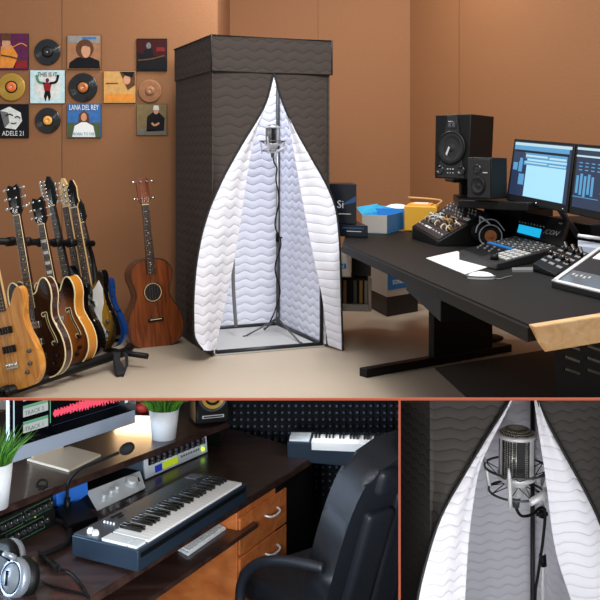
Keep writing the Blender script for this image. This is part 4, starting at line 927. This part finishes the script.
g = thing('storage_box','low dark box on the floor under the white and blue carton','box',(A+C)/2); m = MB('dark_grey'); box4(m,A,B,C,D,h); part('box_body', m, g)
A,B,C,D,h2 = carton('','',(A3_,B3_,C3_-(C3_-B3_)*.3),h.z+.003,V(0,262,7.65).z)
g = thing('carton','carton with white side and bright blue end, on the low dark box','box',(A+C)/2); m = MB('card_grey'); box4(m,A,B,C,D,h2); part('box_body', m, g)
q = Q(B+h2,C+h2,C,B); m = MB('blue_card'); q.rect(m,.03,.97,.05,.80,.002); m.m('white').text('SONO', .05, q.mat4(.5,.6,.003), .0005); part('printing', m, g, 'blue printed end')

# ------------------------------------------------------------------ lower left: the home studio desk
ZD = -.13; ZS = -.01
U = Vector((.455,.89,0)); U.normalize(); N_ = Vector((U.y,-U.x,0))
g = thing('computer_desk','dark walnut desk with a raised shelf and keyboard tray, lower left compartment','desk', Vector((-.6,3.9,ZB)))
Af = W(90,597,ZD)-U*.42; Bf = W(318,454,ZD); Cb = W(233,429,ZD)
def extr(mb, pts, z0, z1, bevel=0.):
    lo = [mb.v((p[0],p[1],z0)) for p in pts]; hi = [mb.v((p[0],p[1],z1)) for p in pts]
    mb.f(lo[::-1]); mb.f(hi)
    for i in range(len(pts)):
        j = (i+1) % len(pts); mb.f([lo[i],lo[j],hi[j],hi[i]])
    if bevel:
        es = [e for e in mb.bm.edges if all(abs(v.co.z-z1) < 1e-6 for v in e.verts)]
        bmesh.ops.bevel(mb.bm, geom=es, offset=bevel, segments=2, affect='EDGES')
    return mb
m = MB('walnut'); extr(m, [Af,Bf,Cb,(-.45,5.03),(-1.3,5.03),(-2.15,3.6),(-1.8,2.8)], ZD-.03, ZD, .004); part('desk_top', m, g)
S0 = W(-40,523.5,ZS); S1 = W(228,422,ZS)
m = MB('walnut'); extr(m, [S0,S1,(S1.x-.12,5.03),(-1.4,5.03),(-2.15,3.9),(-2.0,3.5)], ZS-.028, ZS, .003); part('raised_shelf', m, g)
sd = (S1-S0).normalized(); sn = Vector((sd.y,-sd.x,0))
m = MB('black'); a_ = S1-sd*.02-sn*.02; m.hexa([a_-sd*.02+Vector((0,0,ZD-ZS)), a_+Vector((0,0,ZD-ZS)), a_-sn*.35+Vector((0,0,ZD-ZS)), a_-sn*.35-sd*.02+Vector((0,0,ZD-ZS)), a_-sd*.02-Vector((0,0,.029)), a_-Vector((0,0,.029)), a_-sn*.35-Vector((0,0,.029)), a_-sn*.35-sd*.02-Vector((0,0,.029))]); part('shelf_side', m, g)
m = MB('black'); a_ = S0-sn*.42; b_ = S1-sn*.30; m.hexa([Vector((p.x,p.y,z)) for z in (ZD+.001,ZS-.03) for p in (a_,b_,b_-sn*.015,a_-sn*.015)]); part('shelf_back', m, g)
m = MB('black'); a_ = Bf-U*.03-N_*.015; m.hexa([Vector((p.x,p.y,z)) for z in (ZB+.002,ZD-.031) for p in (a_-U*.36,a_,a_-N_*.45,a_-U*.36-N_*.45)]); part('end_panel', m, g)
m = MB('black'); a_ = Af+U*.1-N_*.3; m.hexa([Vector((p.x,p.y,z)) for z in (ZB+.002,ZD-.031) for p in (a_,a_+U*.03,a_+U*.03-N_*.5,a_-N_*.5)]); part('end_panel', m, g)
ZT = ZD-.115
T2 = W(258,523,ZT); 
m = MB('walnut'); c0 = T2-U*1.5; extr(m, [c0, T2-U*.03, T2, T2+U*.012-N_*.04, T2+U*.012-N_*.35, c0-N_*.35], ZT-.018, ZT, .003); part('keyboard_tray', m, g)
# drawer unit
dr = thing('drawer_unit','orange brown wooden drawer unit under the walnut desk','drawer unit', Vector((W(262,520,-.3).x,W(262,520,-.3).y,ZB)))
e1_ = Bf-U*.30-N_*.02; e0_ = e1_-U*.42
zt_ = ZD-.045
m = MB('cherry'); m.hexa([Vector((p.x,p.y,z)) for z in (ZB+.03,zt_) for p in (e0_,e1_,e1_-N_*.42,e0_-N_*.42)], .003); part('cabinet', m, dr)
for k in range(4):
    z1 = zt_-.022-k*.165; z0 = z1-.155
    m = MB('cherry'); m.hexa([Vector((p.x,p.y,z)) for z in (z0,z1) for p in (e0_+U*.006+N_*.012,e1_-U*.006+N_*.012,e1_-U*.006+N_*.001,e0_+U*.006+N_*.001)], .003); dd_ = part('drawer', m, dr)
    hc = e0_.lerp(e1_,.64)+N_*.012; zc = (z0+z1)/2+.02
    m = MB('steel'); h0 = hc-U*.055+Vector((0,0,zc-hc.z)); h1 = hc+U*.055+Vector((0,0,zc-hc.z)); m.tube([h0, h0+N_*.022+U*.012-Vector((0,0,.006)), h0.lerp(h1,.5)+N_*.028-Vector((0,0,.010)), h1+N_*.022-U*.012-Vector((0,0,.006)), h1], .005, 8, sm=4); part('handle', m, dd_, 'curved chrome handle')

# midi keyboard
KZ = -.05
q = Q(W(193,473,KZ),W(247,483,KZ),W(138,551,KZ),W(72,535,KZ))   # u across the keys, v from far end to near end
g = thing('keyboard_synthesizer','grey forty nine key keyboard with black and white keys on the walnut desk','keyboard', (q.c[0]+q.c[2])/2+Vector((0,0,ZD-KZ)))
m = MB('keyboard_side'); q.down(m, ZD+.006, .004); part('case', m, g)
m = MB('keyboard_grey'); q.rect(m,.01,.40,.01,.99,.004); part('control_panel', m, g)
KW = MB('key_white')
nw_ = 29
for k in range(nw_):
    v0 = .035+.865*k/nw_; q.rect(KW,.42,.965,v0+.0008,v0+.865/nw_-.0008,.008,-.002,.0008)
part('white_keys', KW, g)
pat = [1,1,0,1,1,1,0]
m = MB('key_black')
for k in range(nw_-1):
    if pat[(k+3) % 7]:
        v1 = .035+.865*(k+1)/nw_; q.rect(m,.42,.74,v1-.0075,v1+.0075,.022,.006,.0025)
part('black_keys', m, g)
m = MB('silver_plate'); q.rect(m,.43,.80,.915,.985,.009); q.rect(m,.82,.95,.915,.985,.009); part('end_block', m, g)
m = MB('screen_glass'); q.rect(m,.04,.24,.03,.10,.007); m.m('screen_mid')
for k in range(24): q.rect(m,.385,.402,.12+.032*k,.135+.032*k,.006)
m.m('black'); q.rect(m,.08,.11,.68,.76,.007); q.rect(m,.16,.18,.70,.74,.007); m.m('silver_plate')
for k in range(4): q.knob(m,.12+.05*k,.82,.004,.012,8)
part('button', m, g)
for u_, v_ in ((.17,.945),(.27,.955)):
    m = MB('white_gloss'); q.knob(m,u_,v_,.014,.016,18); m.m('white'); q.knob(m,u_,v_,.010,.021,14); part('knob', m, g, 'shiny pale knob')
m = MB('black'); q.rect(m,.998,1.004,.02,.98,-.012,-.03); part('front_line', m, g)

# computer keyboard on the tray
q = Q(W(217,522.5,ZT+.012),W(226,527,ZT+.012),W(188,553.5,ZT+.012),W(177.5,548,ZT+.012))
g = thing('computer_keyboard','thin white computer keyboard on the pull out tray','keyboard', (q.c[0]+q.c[2])/2)
m = MB('silver_plate'); q.down(m, ZT+.001, .002); part('case', m, g); m = MB('white')
for r_ in range(5):
    for c_ in range(14): q.rect(m,.06+.18*r_,.20+.18*r_,.03+.067*c_,.085+.067*c_,.004)
part('keys', m, g)

# desktop computer
ch = [V(9.5,449,3.70),V(135,406,4.27),V(135.5,423,4.27),V(10,464,3.70)]
dn = (ch[1]-ch[0]); top = .40
def up_(p, d=.05): return p+Vector((0,0,top))+Vector((0,0,0))
q = Q(ch[0]+Vector((0,0,.36)), ch[1]+Vector((0,0,.36)), ch[2], ch[3])
g = thing('desktop_computer','silver all in one computer showing a red sound wave, on the raised shelf','computer', W(85,463,ZS))
m = MB('imac_silver'); q.slab(m, .025, .004); part('shell', m, g)
hgt = (q.c[0]-q.c[3]).length; vc = 1-(ch[0]-ch[3]).length/hgt
m = MB('screen_black'); q.rect(m,.0,1,.0,vc,.003); part('screen', m, g)
vis0 = .62*vc
sc_g = []
m = MB('track_label')
for k in range(4):
    v0 = vc-.11-.15*(k+1)+.045; 
    m.m('track_green'); q.rect(m,.09,.27,v0,v0+.025,.0045,.003); m.m('track_label'); q.rect(m,.09,.27,v0+.028,v0+.105,.0045,.003)
    m.m('mid_grey').text('TRACK %d' % (k+1) if k == 0 else 'TRACK %d' % (k+1), .024, q.mat4(.17,v0+.075,.005), .0004)
m.m('track_green'); q.rect(m,.285,.29,.0,vc-.13,.0045,.003); m.m('screen_white'); q.rect(m,.02,.028,.02,vc-.04,.0045,.003); q.rect(m,.9,.925,.3,vc-.10,.0045,.003)
m.m('screen_navy')
for k in range(5): q.rect(m,.3,.98,vc-.10-.12*k,vc-.097-.12*k,.004,.003)
part('track_list', m, g)
random.seed(5)
m = MB('wave_red'); vw = vc-.21
for k in range(90):
    a = .02+.035*abs(math.sin(k*.9))+.02*random.random(); u0 = .31+.0068*k; q.rect(m,u0,u0+.0045,vw-a*(.5+.008*k),vw+a*(.5+.008*k),.005,.003)
for k in range(60):
    a = .012+.02*random.random(); u0 = .31+.01*k; q.rect(m,u0,u0+.004,vw-.18-a,vw-.18+a,.005,.003)
part('sound_wave', m, g, 'glowing red sound wave')
f_ = [W(27,461,ZS),W(70,448,ZS),W(101,456.5,ZS),W(69,472.5,ZS)]
m = MB('imac_foot'); extr(m, f_, ZS+.001, ZS+.010, .002)
mid = (f_[0]+f_[1])/2; m.hexa([Vector((p.x,p.y,ZS+.005)) for p in (f_[0].lerp(f_[1],.15)-sn*.0,f_[0].lerp(f_[1],.85),f_[0].lerp(f_[1],.85)-sn*.02,f_[0].lerp(f_[1],.15)-sn*.02)]+[Vector((p.x,p.y,.2))-sn*.05 for p in (f_[0].lerp(f_[1],.15),f_[0].lerp(f_[1],.85),f_[0].lerp(f_[1],.85)-sn*.02,f_[0].lerp(f_[1],.15)-sn*.02)])
part('foot', m, g, 'flat metal foot')

def plant(label, base, rt, rb, h, blades, hgt, seed):
    random.seed(seed); g = thing('potted_plant', label, 'plant', base, 'potted grass plants on the raised shelf')
    m = MB('pot_white'); m.lathe([(0,0),(rb,0),(rt,h),(rt*.93,h),(rt*.9,h-.02),(0,h-.02)], 32); part('pot', m, g, local=True)
    m = MB('grass_green')
    for k in range(blades):
        m.m('grass_green' if random.random() < .6 else 'grass_dark')
        a = random.random()*2*PI; r = rt*.85*math.sqrt(random.random()); p = Vector((r*math.cos(a),r*math.sin(a),h-.02)); l = hgt*random.uniform(.6,1.1); o = Vector((math.cos(a),math.sin(a),0))*random.uniform(.15,.75)*l*(.4+r/rt)
        m.tube([p, p+Vector((0,0,l*.5))+o*.35, p+Vector((0,0,l*.9))+o], [.0028,.0022,.0005], 4)
    part('grass_blades', m, g, local=True)
pb_ = W(164,438,ZS)
plant('white pot of grass at the far end of the raised shelf', pb_, .070, .055, .135, 190, .10, 1)
plant('white pot of grass beside the left edge of the silver computer', W(-6,507,ZS), .068, .052, .165, 200, .14, 2)

# speaker at the end of the shelf
c = W(213,425,ZS); sp = thing('desktop_speaker','black speaker with a gold cone at the far end of the raised shelf','speaker', c)
ax = Vector((.94,.34,0)).normalized(); bx_ = Vector((-ax.y,ax.x,0))
tl = c-ax*.085+Vector((0,0,.27)); q = Q(tl, tl+ax*.17, c+ax*.085+Vector((0,0,.004)), c-ax*.085+Vector((0,0,.004)))
m = MB('black'); q.slab(m,.17,.012); part('cabinet', m, sp)
Mx = q.n.to_track_quat('Z','Y').to_matrix().to_4x4(); Mx.translation = q.p(.5,.50,0)
m = MB('dark_steel'); m.lathe([(.072,0),(.072,.006),(.064,.008),(.060,.004)],32,Mx); m.m('cone_gold').lathe([(.058,.004),(.030,-.003),(.028,.003),(0,.008)],32,Mx); part('woofer', m, sp, 'gold cone')
m = MB('steel'); q.rect(m,.18,.82,.83,.885,.004,0,.002); m.m('black_matte'); q.rect(m,.22,.78,.845,.87,.005,.003); part('port', m, sp)

# rack unit with yellow display
q = Q(V(143,457,4.19),V(206,433.5,4.58),W(207.5,452,ZD+.003),W(144.5,480,ZD+.003))
g = thing('rack_unit','silver rack unit with black knobs and a yellow display under the raised shelf','audio unit', (q.c[2]+q.c[3])/2)
m = MB('keyboard_grey'); q.slab(m, .22, .003); part('case', m, g); m = MB('silver_plate'); q.rect(m,.01,.99,.03,.97,.004); part('faceplate', m, g)
m = MB('black'); q.rect(m,.06,.95,.10,.46,.006,.003); part('dark_strip', m, g)
for k in range(10):
    for r_ in range(2): m = MB('dark_steel'); q.knob(m,.10+.09*k,.19+.17*r_,.009,.02,12,.006); part('knob', m, g)
m = MB('lcd_yellow'); q.rect(m,.27,.50,.56,.86,.007,.004); m.m('lcd_blue'); q.rect(m,.15,.25,.58,.88,.007,.004); m.m('led_green'); q.knob(m,.91,.72,.010,.010,12,.004); part('display', m, g, 'yellow and blue display')
m = MB('mid_grey')
for k in range(8): q.rect(m,.55+.04*k,.575+.04*k,.6,.7,.006,.003)
part('button', m, g)

# audio interface
q = Q(V(85.5,492,3.93),V(140,471,4.18),W(146,489,ZD+.004),W(97,512.5,ZD+.004))
g = thing('audio_interface','silver fronted audio interface with one large and three small knobs','audio unit', (q.c[2]+q.c[3])/2)
bk = Vector((-.12,.06,.0)); m = MB('black'); P = q.c; zt_ = .012
m.hexa([P[3],P[2],P[2]+bk,P[3]+bk,P[0],P[1],P[1]+bk+Vector((0,0,-.0)),P[0]+bk], .003); part('case', m, g)
m = MB('silver_plate'); q.rect(m,.01,.99,.03,.97,.005,0,.001); part('faceplate', m, g)
for u_, v_, r_ in ((.19,.66,.011),(.34,.60,.011),(.46,.54,.012),(.76,.50,.027)):
    m = MB('silver_plate'); q.knob(m,u_,v_,r_*1.15,.009,20); m.m('steel'); q.knob(m,u_,v_,r_,.03,20); part('knob', m, g)
m = MB('black'); q.rect(m,.90,.93,.35,.55,.007,.004); part('switch', m, g)

# dark rack gear at the left
q = Q(V(-16,528,3.42),V(53,494,3.72),W(56.5,524,ZD+.003),W(-14,561,ZD+.003))
g = thing('effects_rack','black rack unit with green outlined sections and rows of knobs, at the left edge','audio unit', (q.c[2]+q.c[3])/2)
m = MB('black'); q.slab(m, .25, .003); part('case', m, g); m = MB('green_line')
for u0,u1,v0,v1 in ((.18,.52,.10,.46),(.56,.95,.08,.42),(.28,.82,.54,.92)):
    for a in ((u0,u1,v0,v0+.015),(u0,u1,v1-.015,v1),(u0,u0+.004,v0,v1),(u1-.004,u1,v0,v1)): q.rect(m,a[0],a[1],a[2],a[3],.002)
m.m('lcd_yellow'); q.knob(m,.70,.44,.003,.004,8); part('marking', m, g, 'green outlines')
for r_ in range(2):
    for k in range(9 if r_ == 0 else 8): m = MB('dark_grey'); q.knob(m,.22+.085*k,.28+.44*r_,.0115,.025,14); m.m('light_grey'); q.rect(m,.219+.085*k,.222+.085*k,.22+.44*r_,.27+.44*r_,.027,.024); part('knob', m, g)
m = MB('blue_case'); q = Q(V(56,482,3.84),V(87,475,3.92),V(89,500,3.92),V(57,508,3.84)); q.slab(m,.05,.004); bb = solo('plastic_case', m, 'blue plastic case standing in the gap under the raised shelf', 'case')

# gooseneck microphone
g = thing('gooseneck_microphone','black gooseneck microphone bending over the desk','microphone', W(75,522,ZD))
m = MB('black'); extr(m, [W(55,516,ZD+.0),W(83,507,ZD+.0),W(98,524,ZD+.0),W(68,534,ZD+.0)], ZD+.001, ZD+.030, .004); part('base', m, g)
pz = W(68,506,ZD+.03)
m = MB('black'); m.cyl(V(67.5,512,3.78),V(67.5,498,3.78),.014,.011,14); m.tube([V(67.5,506,3.78),V(67.5,488,3.78),V(71,478,3.78),V(80,469,3.78),V(93,463.5,3.78),V(106,458,3.78),V(119,452.5,3.78)], [.008]+[.0062]*36, 8, sm=6) if False else m.tube([V(67.5,506,3.78),V(67.5,488,3.78),V(71,478,3.78),V(80,469,3.78),V(93,463.5,3.78),V(106,458,3.78),V(119,452.5,3.78)], .0062, 8, sm=6); part('neck', m, g)
m = MB('black_matte'); dirv = (V(128,448,3.78)-V(118,453,3.78)); m.sphere(V(127,448.7,3.78),(.033,.023,.023),20,12,dirv.to_track_quat('X','Z').to_matrix().to_4x4()); part('foam_cap', m, g)

# headphones
g = thing('headphones','silver and black headphones lying at the front left of the walnut desk','headphones', W(16,592,ZD))
c = V(14,578,3.10); n = Vector((-.60,-.74,.30)).normalized(); Mh = n.to_track_quat('Z','Y').to_matrix().to_4x4(); Mh.translation = c
m = MB('headphone_silver'); m.lathe([(.058,-.022),(.064,-.010),(.062,.006),(.052,.016),(.048,.010),(.042,.014),(.030,.026),(.0,.030)], 36, Mh); part('ear_shell', m, g)
m = MB('black'); Ms = Mh @ Matrix.Translation((0,0,.030)); A_ = Ms @ Vector((-.006,.022,0)); B_ = Ms @ Vector((.006,-.022,0)); m.tube([A_,B_], .004, 6); m.lathe([(.050,.0115),(.0465,.016),(.043,.0125)],36,Mh); part('slot', m, g)
m = MB('black'); m.lathe([(.050,-.060),(.066,-.052),(.068,-.032),(.060,-.020)], 36, Mh); part('ear_pad', m, g)
c2_ = c+Vector((-.10,.17,-.012)); Mh2 = (-n).to_track_quat('Z','Y').to_matrix().to_4x4(); Mh2.translation = c2_; Mh3 = n.to_track_quat('Z','Y').to_matrix().to_4x4(); Mh3.translation = c2_
m = MB('black'); m.lathe([(0,.0),(.050,.0),(.066,-.006),(.068,-.026),(.060,-.036)], 36, Mh3); part('ear_pad', m, g)
m = MB('headphone_silver'); m.lathe([(.062,-.036),(.070,-.042),(.068,-.056),(.05,-.070),(0,-.075)], 36, Mh3); part('ear_shell', m, g)
m = MB('black'); m.tube([c+Vector((-.01,.0,.060)), c+Vector((-.05,.01,.078)), c+Vector((-.14,.04,.075)), c+Vector((-.19,.10,.04)), c2_+Vector((-.12,.03,.075)), c2_+Vector((-.02,.01,.068))], .009, 8, sm=5); part('headband', m, g)
m = MB('headphone_silver'); m.cyl(c+Vector((.005,0,.064)),c+Vector((-.035,.0,.082)),.010,.010,12); part('hinge', m, g)
m = MB('black')
m.tube([W(22,584,ZD+.004)+Vector((.02,0,.03)),W(44,583,ZD+.005),W(56,587,ZD+.005),W(72,591,ZD+.005),W(88,595.5,ZD+.005),W(88,602,ZD+.005)], .0042, 8, sm=6); part('cord', m, g)
m = MB('black'); m.tube([W(56,520,ZD+.02),W(66,525,ZD+.012),W(70,534,ZD+.012),W(66,544,ZD+.012),W(56,549,ZD+.012),W(42,555,ZD+.012)], .011, 10, sm=6); solo('thick_cable', m, 'thick black cable curling out of the black rack unit', 'cable')
m = MB('black'); m.tube([W(38,551,ZD+.012),W(46,560,ZD+.012),W(57,568,ZD+.010),W(70,573,ZD+.005),W(80,583,ZD+.005),W(87,594,ZD+.005)], [.010]*13+[.0045]*13 if False else .005, 8, sm=5)
m.cyl(W(40,554,ZD+.014),W(57,568,ZD+.014),.009,.011,10)
for k in range(5):
    a_ = W(52+1.6*k,563.5+1.2*k,ZD+.014); m.cyl(a_-Vector((.001,.001,0)),a_+Vector((.002,.002,0)),.014,.014,10)
solo('plug_cable', m, 'thin black cable with ribbed plug, on the desk above the headphones', 'cable')
m = MB('black'); p = V(42,484,3.66); m.tube([p+Vector((-.018,0,-.012)),p+Vector((-.018,0,.006)),p+Vector((0,0,.016)),p+Vector((.018,0,.008)),p+Vector((.018,0,-.014))], .005, 8, sm=4); m.box(p.x-.012,p.x+.012,p.y-.01,p.y+.01,p.z-.022,p.z-.006,.002); solo('cable_clip', m, 'small black clip on the front edge of the raised shelf', 'clip')
m = MB('red'); c = W(143,413,ZS); m.sphere(c+Vector((0,0,.028)),(.035,.03,.028),14,8); solo('red_ornament', m, 'blurred red trinket between the computer and the far pot', 'ornament')

# foam wall and far keyboard
m = MB('foam'); s_ = .036; YF = Yf-.035
m.box(-.42,.55,YF,YF+.02,ZB+.35,.03)
for i in range(26):
    for j in range(15):
        x = -.40+s_*i; z = .03-s_*(j+1)
        vs = [m.v((x,YF,z)),m.v((x+s_,YF,z)),m.v((x+s_,YF,z+s_)),m.v((x,YF,z+s_))]
        k_ = .30; tv = [m.v((x+s_*(.5+sx*k_/2),YF-.028,z+s_*(.5+sz*k_/2))) for sx,sz in ((-1,-1),(1,-1),(1,1),(-1,1))]
        m.m('foam')
        for a in range(4): m.f([vs[a],vs[(a+1)%4],tv[(a+1)%4],tv[a]])
        m.m('foam_highlight'); m.f(tv)  # tips get a lighter colour, a highlight painted in
solo('acoustic_foam', m, 'dark foam panel of small pyramids on the wall behind the far keyboard', 'acoustic foam')
KZ2 = V(0,436,4.72).z
q = Q(V(290,431,4.80),V(392,433,4.70),V(388,446,4.36),V(287,442,4.46))
for p in q.c: pass
q2z = min(p.z for p in q.c)
g = thing('digital_piano','white keyed keyboard on a dark stand in front of the foam wall','keyboard', Vector(((q.c[0].x+q.c[2].x)/2,4.6,ZB)))
m = MB('keyboard_side'); q.down(m, q2z-.055, .006); part('case', m, g)
m = MB('silver_plate'); q.rect(m,.02,.22,.25,.9,.008); part('control_panel', m, g)
m = MB('key_white')
for k in range(22): q.rect(m,.25+.034*k,.25+.034*(k+1)-.002,.38,1.02,.008,-.004)
m.hexa([q.p(.25,1.03,-.03),q.p(.998,1.03,-.03),q.p(.998,1.0,-.03),q.p(.25,1.0,-.03),q.p(.25,1.03,.006),q.p(.998,1.03,.006),q.p(.998,1.0,.006),q.p(.25,1.0,.006)])
part('white_keys', m, g)
m = MB('key_black')
for k in range(21):
    if pat[k % 7]: q.rect(m,.25+.034*(k+1)-.009,.25+.034*(k+1)+.009,.30,.72,.022,.006)
part('black_keys', m, g)
for x in (-.0,.34):
    m = MB('black'); bx0 = q.c[0].x+x+.03; m.box(bx0,bx0+.03,4.50,4.72,ZB+.002,q2z-.056); part('stand_leg', m, g)

# office chair
yaw = math.radians(38); lean = math.radians(20)
R3 = (Matrix.Rotation(yaw,4,'Z') @ Matrix.Rotation(lean,4,'X'))
Pt = V(343,500,3.30)
org = Pt-(R3 @ Vector((-.27,0,.56)))
g = thing('office_chair','black leather office chair with curved arm, drawn up to the walnut desk','chair', Vector((org.x,org.y,ZB)))
Mb = Matrix.Translation(org) @ R3
def loc(mb): mb.bm.transform(Mb); return mb
O = [(-.25,-.12),(-.275,.1),(-.28,.35),(-.265,.55),(-.225,.665),(-.15,.71),(-.08,.735),(.08,.735),(.15,.71),(.225,.665),(.265,.55),(.28,.35),(.275,.1),(.25,-.12)]
Os = [(p.x,p.z) for p in smooth_path([Vector((a,0,b)) for a,b in O], 4, True)]
m = MB('leather'); m.prism(Os, -.055, .075, None, .035); part('backrest', loc(m), g)
for x0,x1,z0,z1 in ((-.205,-.075,.02,.53),(-.068,.068,.02,.58),(.075,.205,.02,.53)):
    m = MB('leather'); m.box(x0,x1,-.085,-.03,z0,z1,.026,4); part('back_cushion', loc(m), g)
m = MB('leather'); m.box(-.19,.19,-.082,-.03,.60,.70,.026,4); part('headrest', loc(m), g)
m = MB('black'); m.tube([(x*1.0,-.050,z) for x,z in [(a*.93,b*.955+.005) for a,b in Os]], .003, 6, True); part('piping', loc(m), g)
fw = Matrix.Rotation(yaw,4,'Z') @ Vector((0,1,0)); rt = Matrix.Rotation(yaw,4,'Z') @ Vector((1,0,0)); fw = fw.normalized(); rt = rt.normalized()
sb = Vector((org.x,org.y,-.44))
m = MB('leather'); m.hexa([sb-rt*.25+fw*.02+Vector((0,0,z)) if i == 0 else sb+rt*.25+fw*.02+Vector((0,0,z)) if i == 1 else sb+rt*.25+fw*.5+Vector((0,0,z)) if i == 2 else sb-rt*.25+fw*.5+Vector((0,0,z)) for z in (-.05,.06) for i in range(4)], .04, 4); part('seat', m, g)
m = MB('leather'); m.tube([V(324,568,3.28),V(296,562,3.33),V(272,561,3.40),V(255,565,3.46),V(244,577,3.50),V(240,597,3.52),V(243,640,3.52),sb-rt*.27+fw*.30], .019, 10, sm=6); part('armrest', m, g)
m = MB('leather'); p_ = sb+rt*.29; m.tube([p_+fw*.02+Vector((0,0,.25)),p_+fw*.12+Vector((0,0,.27)),p_+fw*.34+Vector((0,0,.25)),p_+fw*.40+Vector((0,0,.12)),p_+fw*.28+Vector((0,0,-.02))], .019, 10, sm=6); part('armrest', m, g)
cc = sb+fw*.26; m = MB('dark_steel'); m.cyl((cc.x,cc.y,ZB+.08),(cc.x,cc.y,-.5),.028,.022,16); part('column', m, g)
for k in range(5):
    a = 2*PI*k/5+.3; e_ = Vector((cc.x+.28*math.cos(a),cc.y+.28*math.sin(a),ZB+.06)); m = MB('black'); m.tube([(cc.x,cc.y,ZB+.11),e_], [.028,.018], 8); b_ = part('base_leg', m, g)
    m = MB('black'); m.cyl(e_+Vector((-.02*math.sin(a),.02*math.cos(a),-.03)),e_-Vector((-.02*math.sin(a),.02*math.cos(a),.03)),.027,.027,14); part('caster', m, b_)
#@LIGHTS
def area(name, loc, target, size, power, color=(1,1,1), sy=None, spread=None):
    l = bpy.data.lights.new(name, 'AREA'); l.energy = power; l.color = color; l.size = size
    if sy: l.shape = 'RECTANGLE'; l.size_y = sy
    if spread: l.spread = math.radians(spread)
    o = bpy.data.objects.new(name, l); col.objects.link(o); o.location = loc
    o.rotation_euler = (Vector(target)-Vector(loc)).to_track_quat('-Z','Y').to_euler(); return o
area('ceiling_panel_light', (.4,3.5,3.3), (-.4,6.6,.6), 1.8, 112, (1,.97,.93))
area('ceiling_panel_light', (1.6,3.6,3.4), (1.3,6.2,.9), 1.6, 32, (1,.97,.93))
area('booth_light', (-.2,6.5,3.2), (-.2,6.6,0), .5, 40, (1,1,1))
w = bpy.data.worlds.new('world'); scene.world = w; w.use_nodes = True
w.node_tree.nodes['Background'].inputs[0].default_value = (.9,.95,1,1); w.node_tree.nodes['Background'].inputs[1].default_value = .55

# ------------------------------------------------------------------ the lower rooms end at their ceiling and at the dividing wall
bpy.context.view_layer.update()
def clip(root, co, no):
    """cut away what would stick through a wall or ceiling; no points to the side that goes"""
    st = [root]; al = []
    while st:
        o = st.pop(); al.append(o); st += children(o)
    for o in al:
        if o.type != 'MESH': continue
        Mi = MW[o.name].inverted(); c = Mi @ Vector(co); n = ((MW[o.name].to_3x3().transposed()) @ Vector(no)).normalized()
        bm = bmesh.new(); bm.from_mesh(o.data)
        if any((v.co-c).dot(n) > 1e-5 for v in bm.verts):
            r = bmesh.ops.bisect_plane(bm, geom=bm.verts[:]+bm.edges[:]+bm.faces[:], plane_co=c, plane_no=n, clear_outer=True)
            es = [e for e in r['geom_cut'] if isinstance(e, bmesh.types.BMEdge) and e.is_boundary]
            if es: bmesh.ops.holes_fill(bm, edges=es, sides=0)
            bm.to_mesh(o.data)
        bm.free()
        if not len(o.data.polygons): bpy.data.objects.remove(o)
Kc = (399.7-HY)/F; nlid = Vector((0,Kc,1)).normalized(); colid = Vector((0,0,CZ))
kn = (398.4-300)/F; npart = Vector((1,-kn,0)).normalized(); npart2 = Vector((-1,(400.8-300)/F,0)).normalized()
tops = [o for o in bpy.data.objects if o.parent is None and 'label' in o]
for o in tops:
    n = o.name.split('.')[0]
    if n in ('desktop_computer','potted_plant','desktop_speaker','acoustic_foam','gooseneck_microphone','red_ornament'): clip(o, colid, nlid)
    if n in ('office_chair','digital_piano','acoustic_foam'): clip(o, (0,0,0), npart)
clip(b2, colid, nlid); clip(b2, (0,0,0), npart2)

area('desk_fill_light', (-.35,1.95,.28), (-.65,3.8,.0), .35, 28, (.78,.88,1))  # added cool fill below the view, no desk lamp stands there
area('cool_fill_light', (-1.9,3.2,.1), (-.6,4.1,-.1), .5, 26, (.62,.79,1))  # unseen cool fill added from the left, without a window
area('warm_lamp_light', (-.82,4.75,.07), (-.86,4.35,-.05), .22, 2.4, (1,.66,.34))
area('drawer_fill_light', (.12,2.0,.2), (-.1,4.2,-.4), .2, 9, (1,.85,.7))  # added warm fill to brighten the drawers
area('tent_fill_light', (.62,1.85,.22), (.72,2.7,.27), .3, 2.3, (1,1,1))  # added fill for the close up booth, kept out of view
area('tent_side_fill', (.235,1.95,.25), (.36,2.75,.25), .06, 1.1, (1,1,1))  # small added fill for the booth side that other light misses
area('far_keyboard_fill', (.15,4.45,.12), (.22,4.7,-.2), .15, 1.3, (.85,.92,1))  # added fill to lift the far keyboard, no fitting is built
area('wall_washer', (.95,7.0,3.3), (1.35,7.7,1.9), .3, 14, (1,.93,.82))
# ------------------------------------------------------------------ output
scene.view_settings.view_transform = 'Standard'; scene.view_settings.look = 'None'; scene.view_settings.exposure = 0; scene.view_settings.gamma = 1
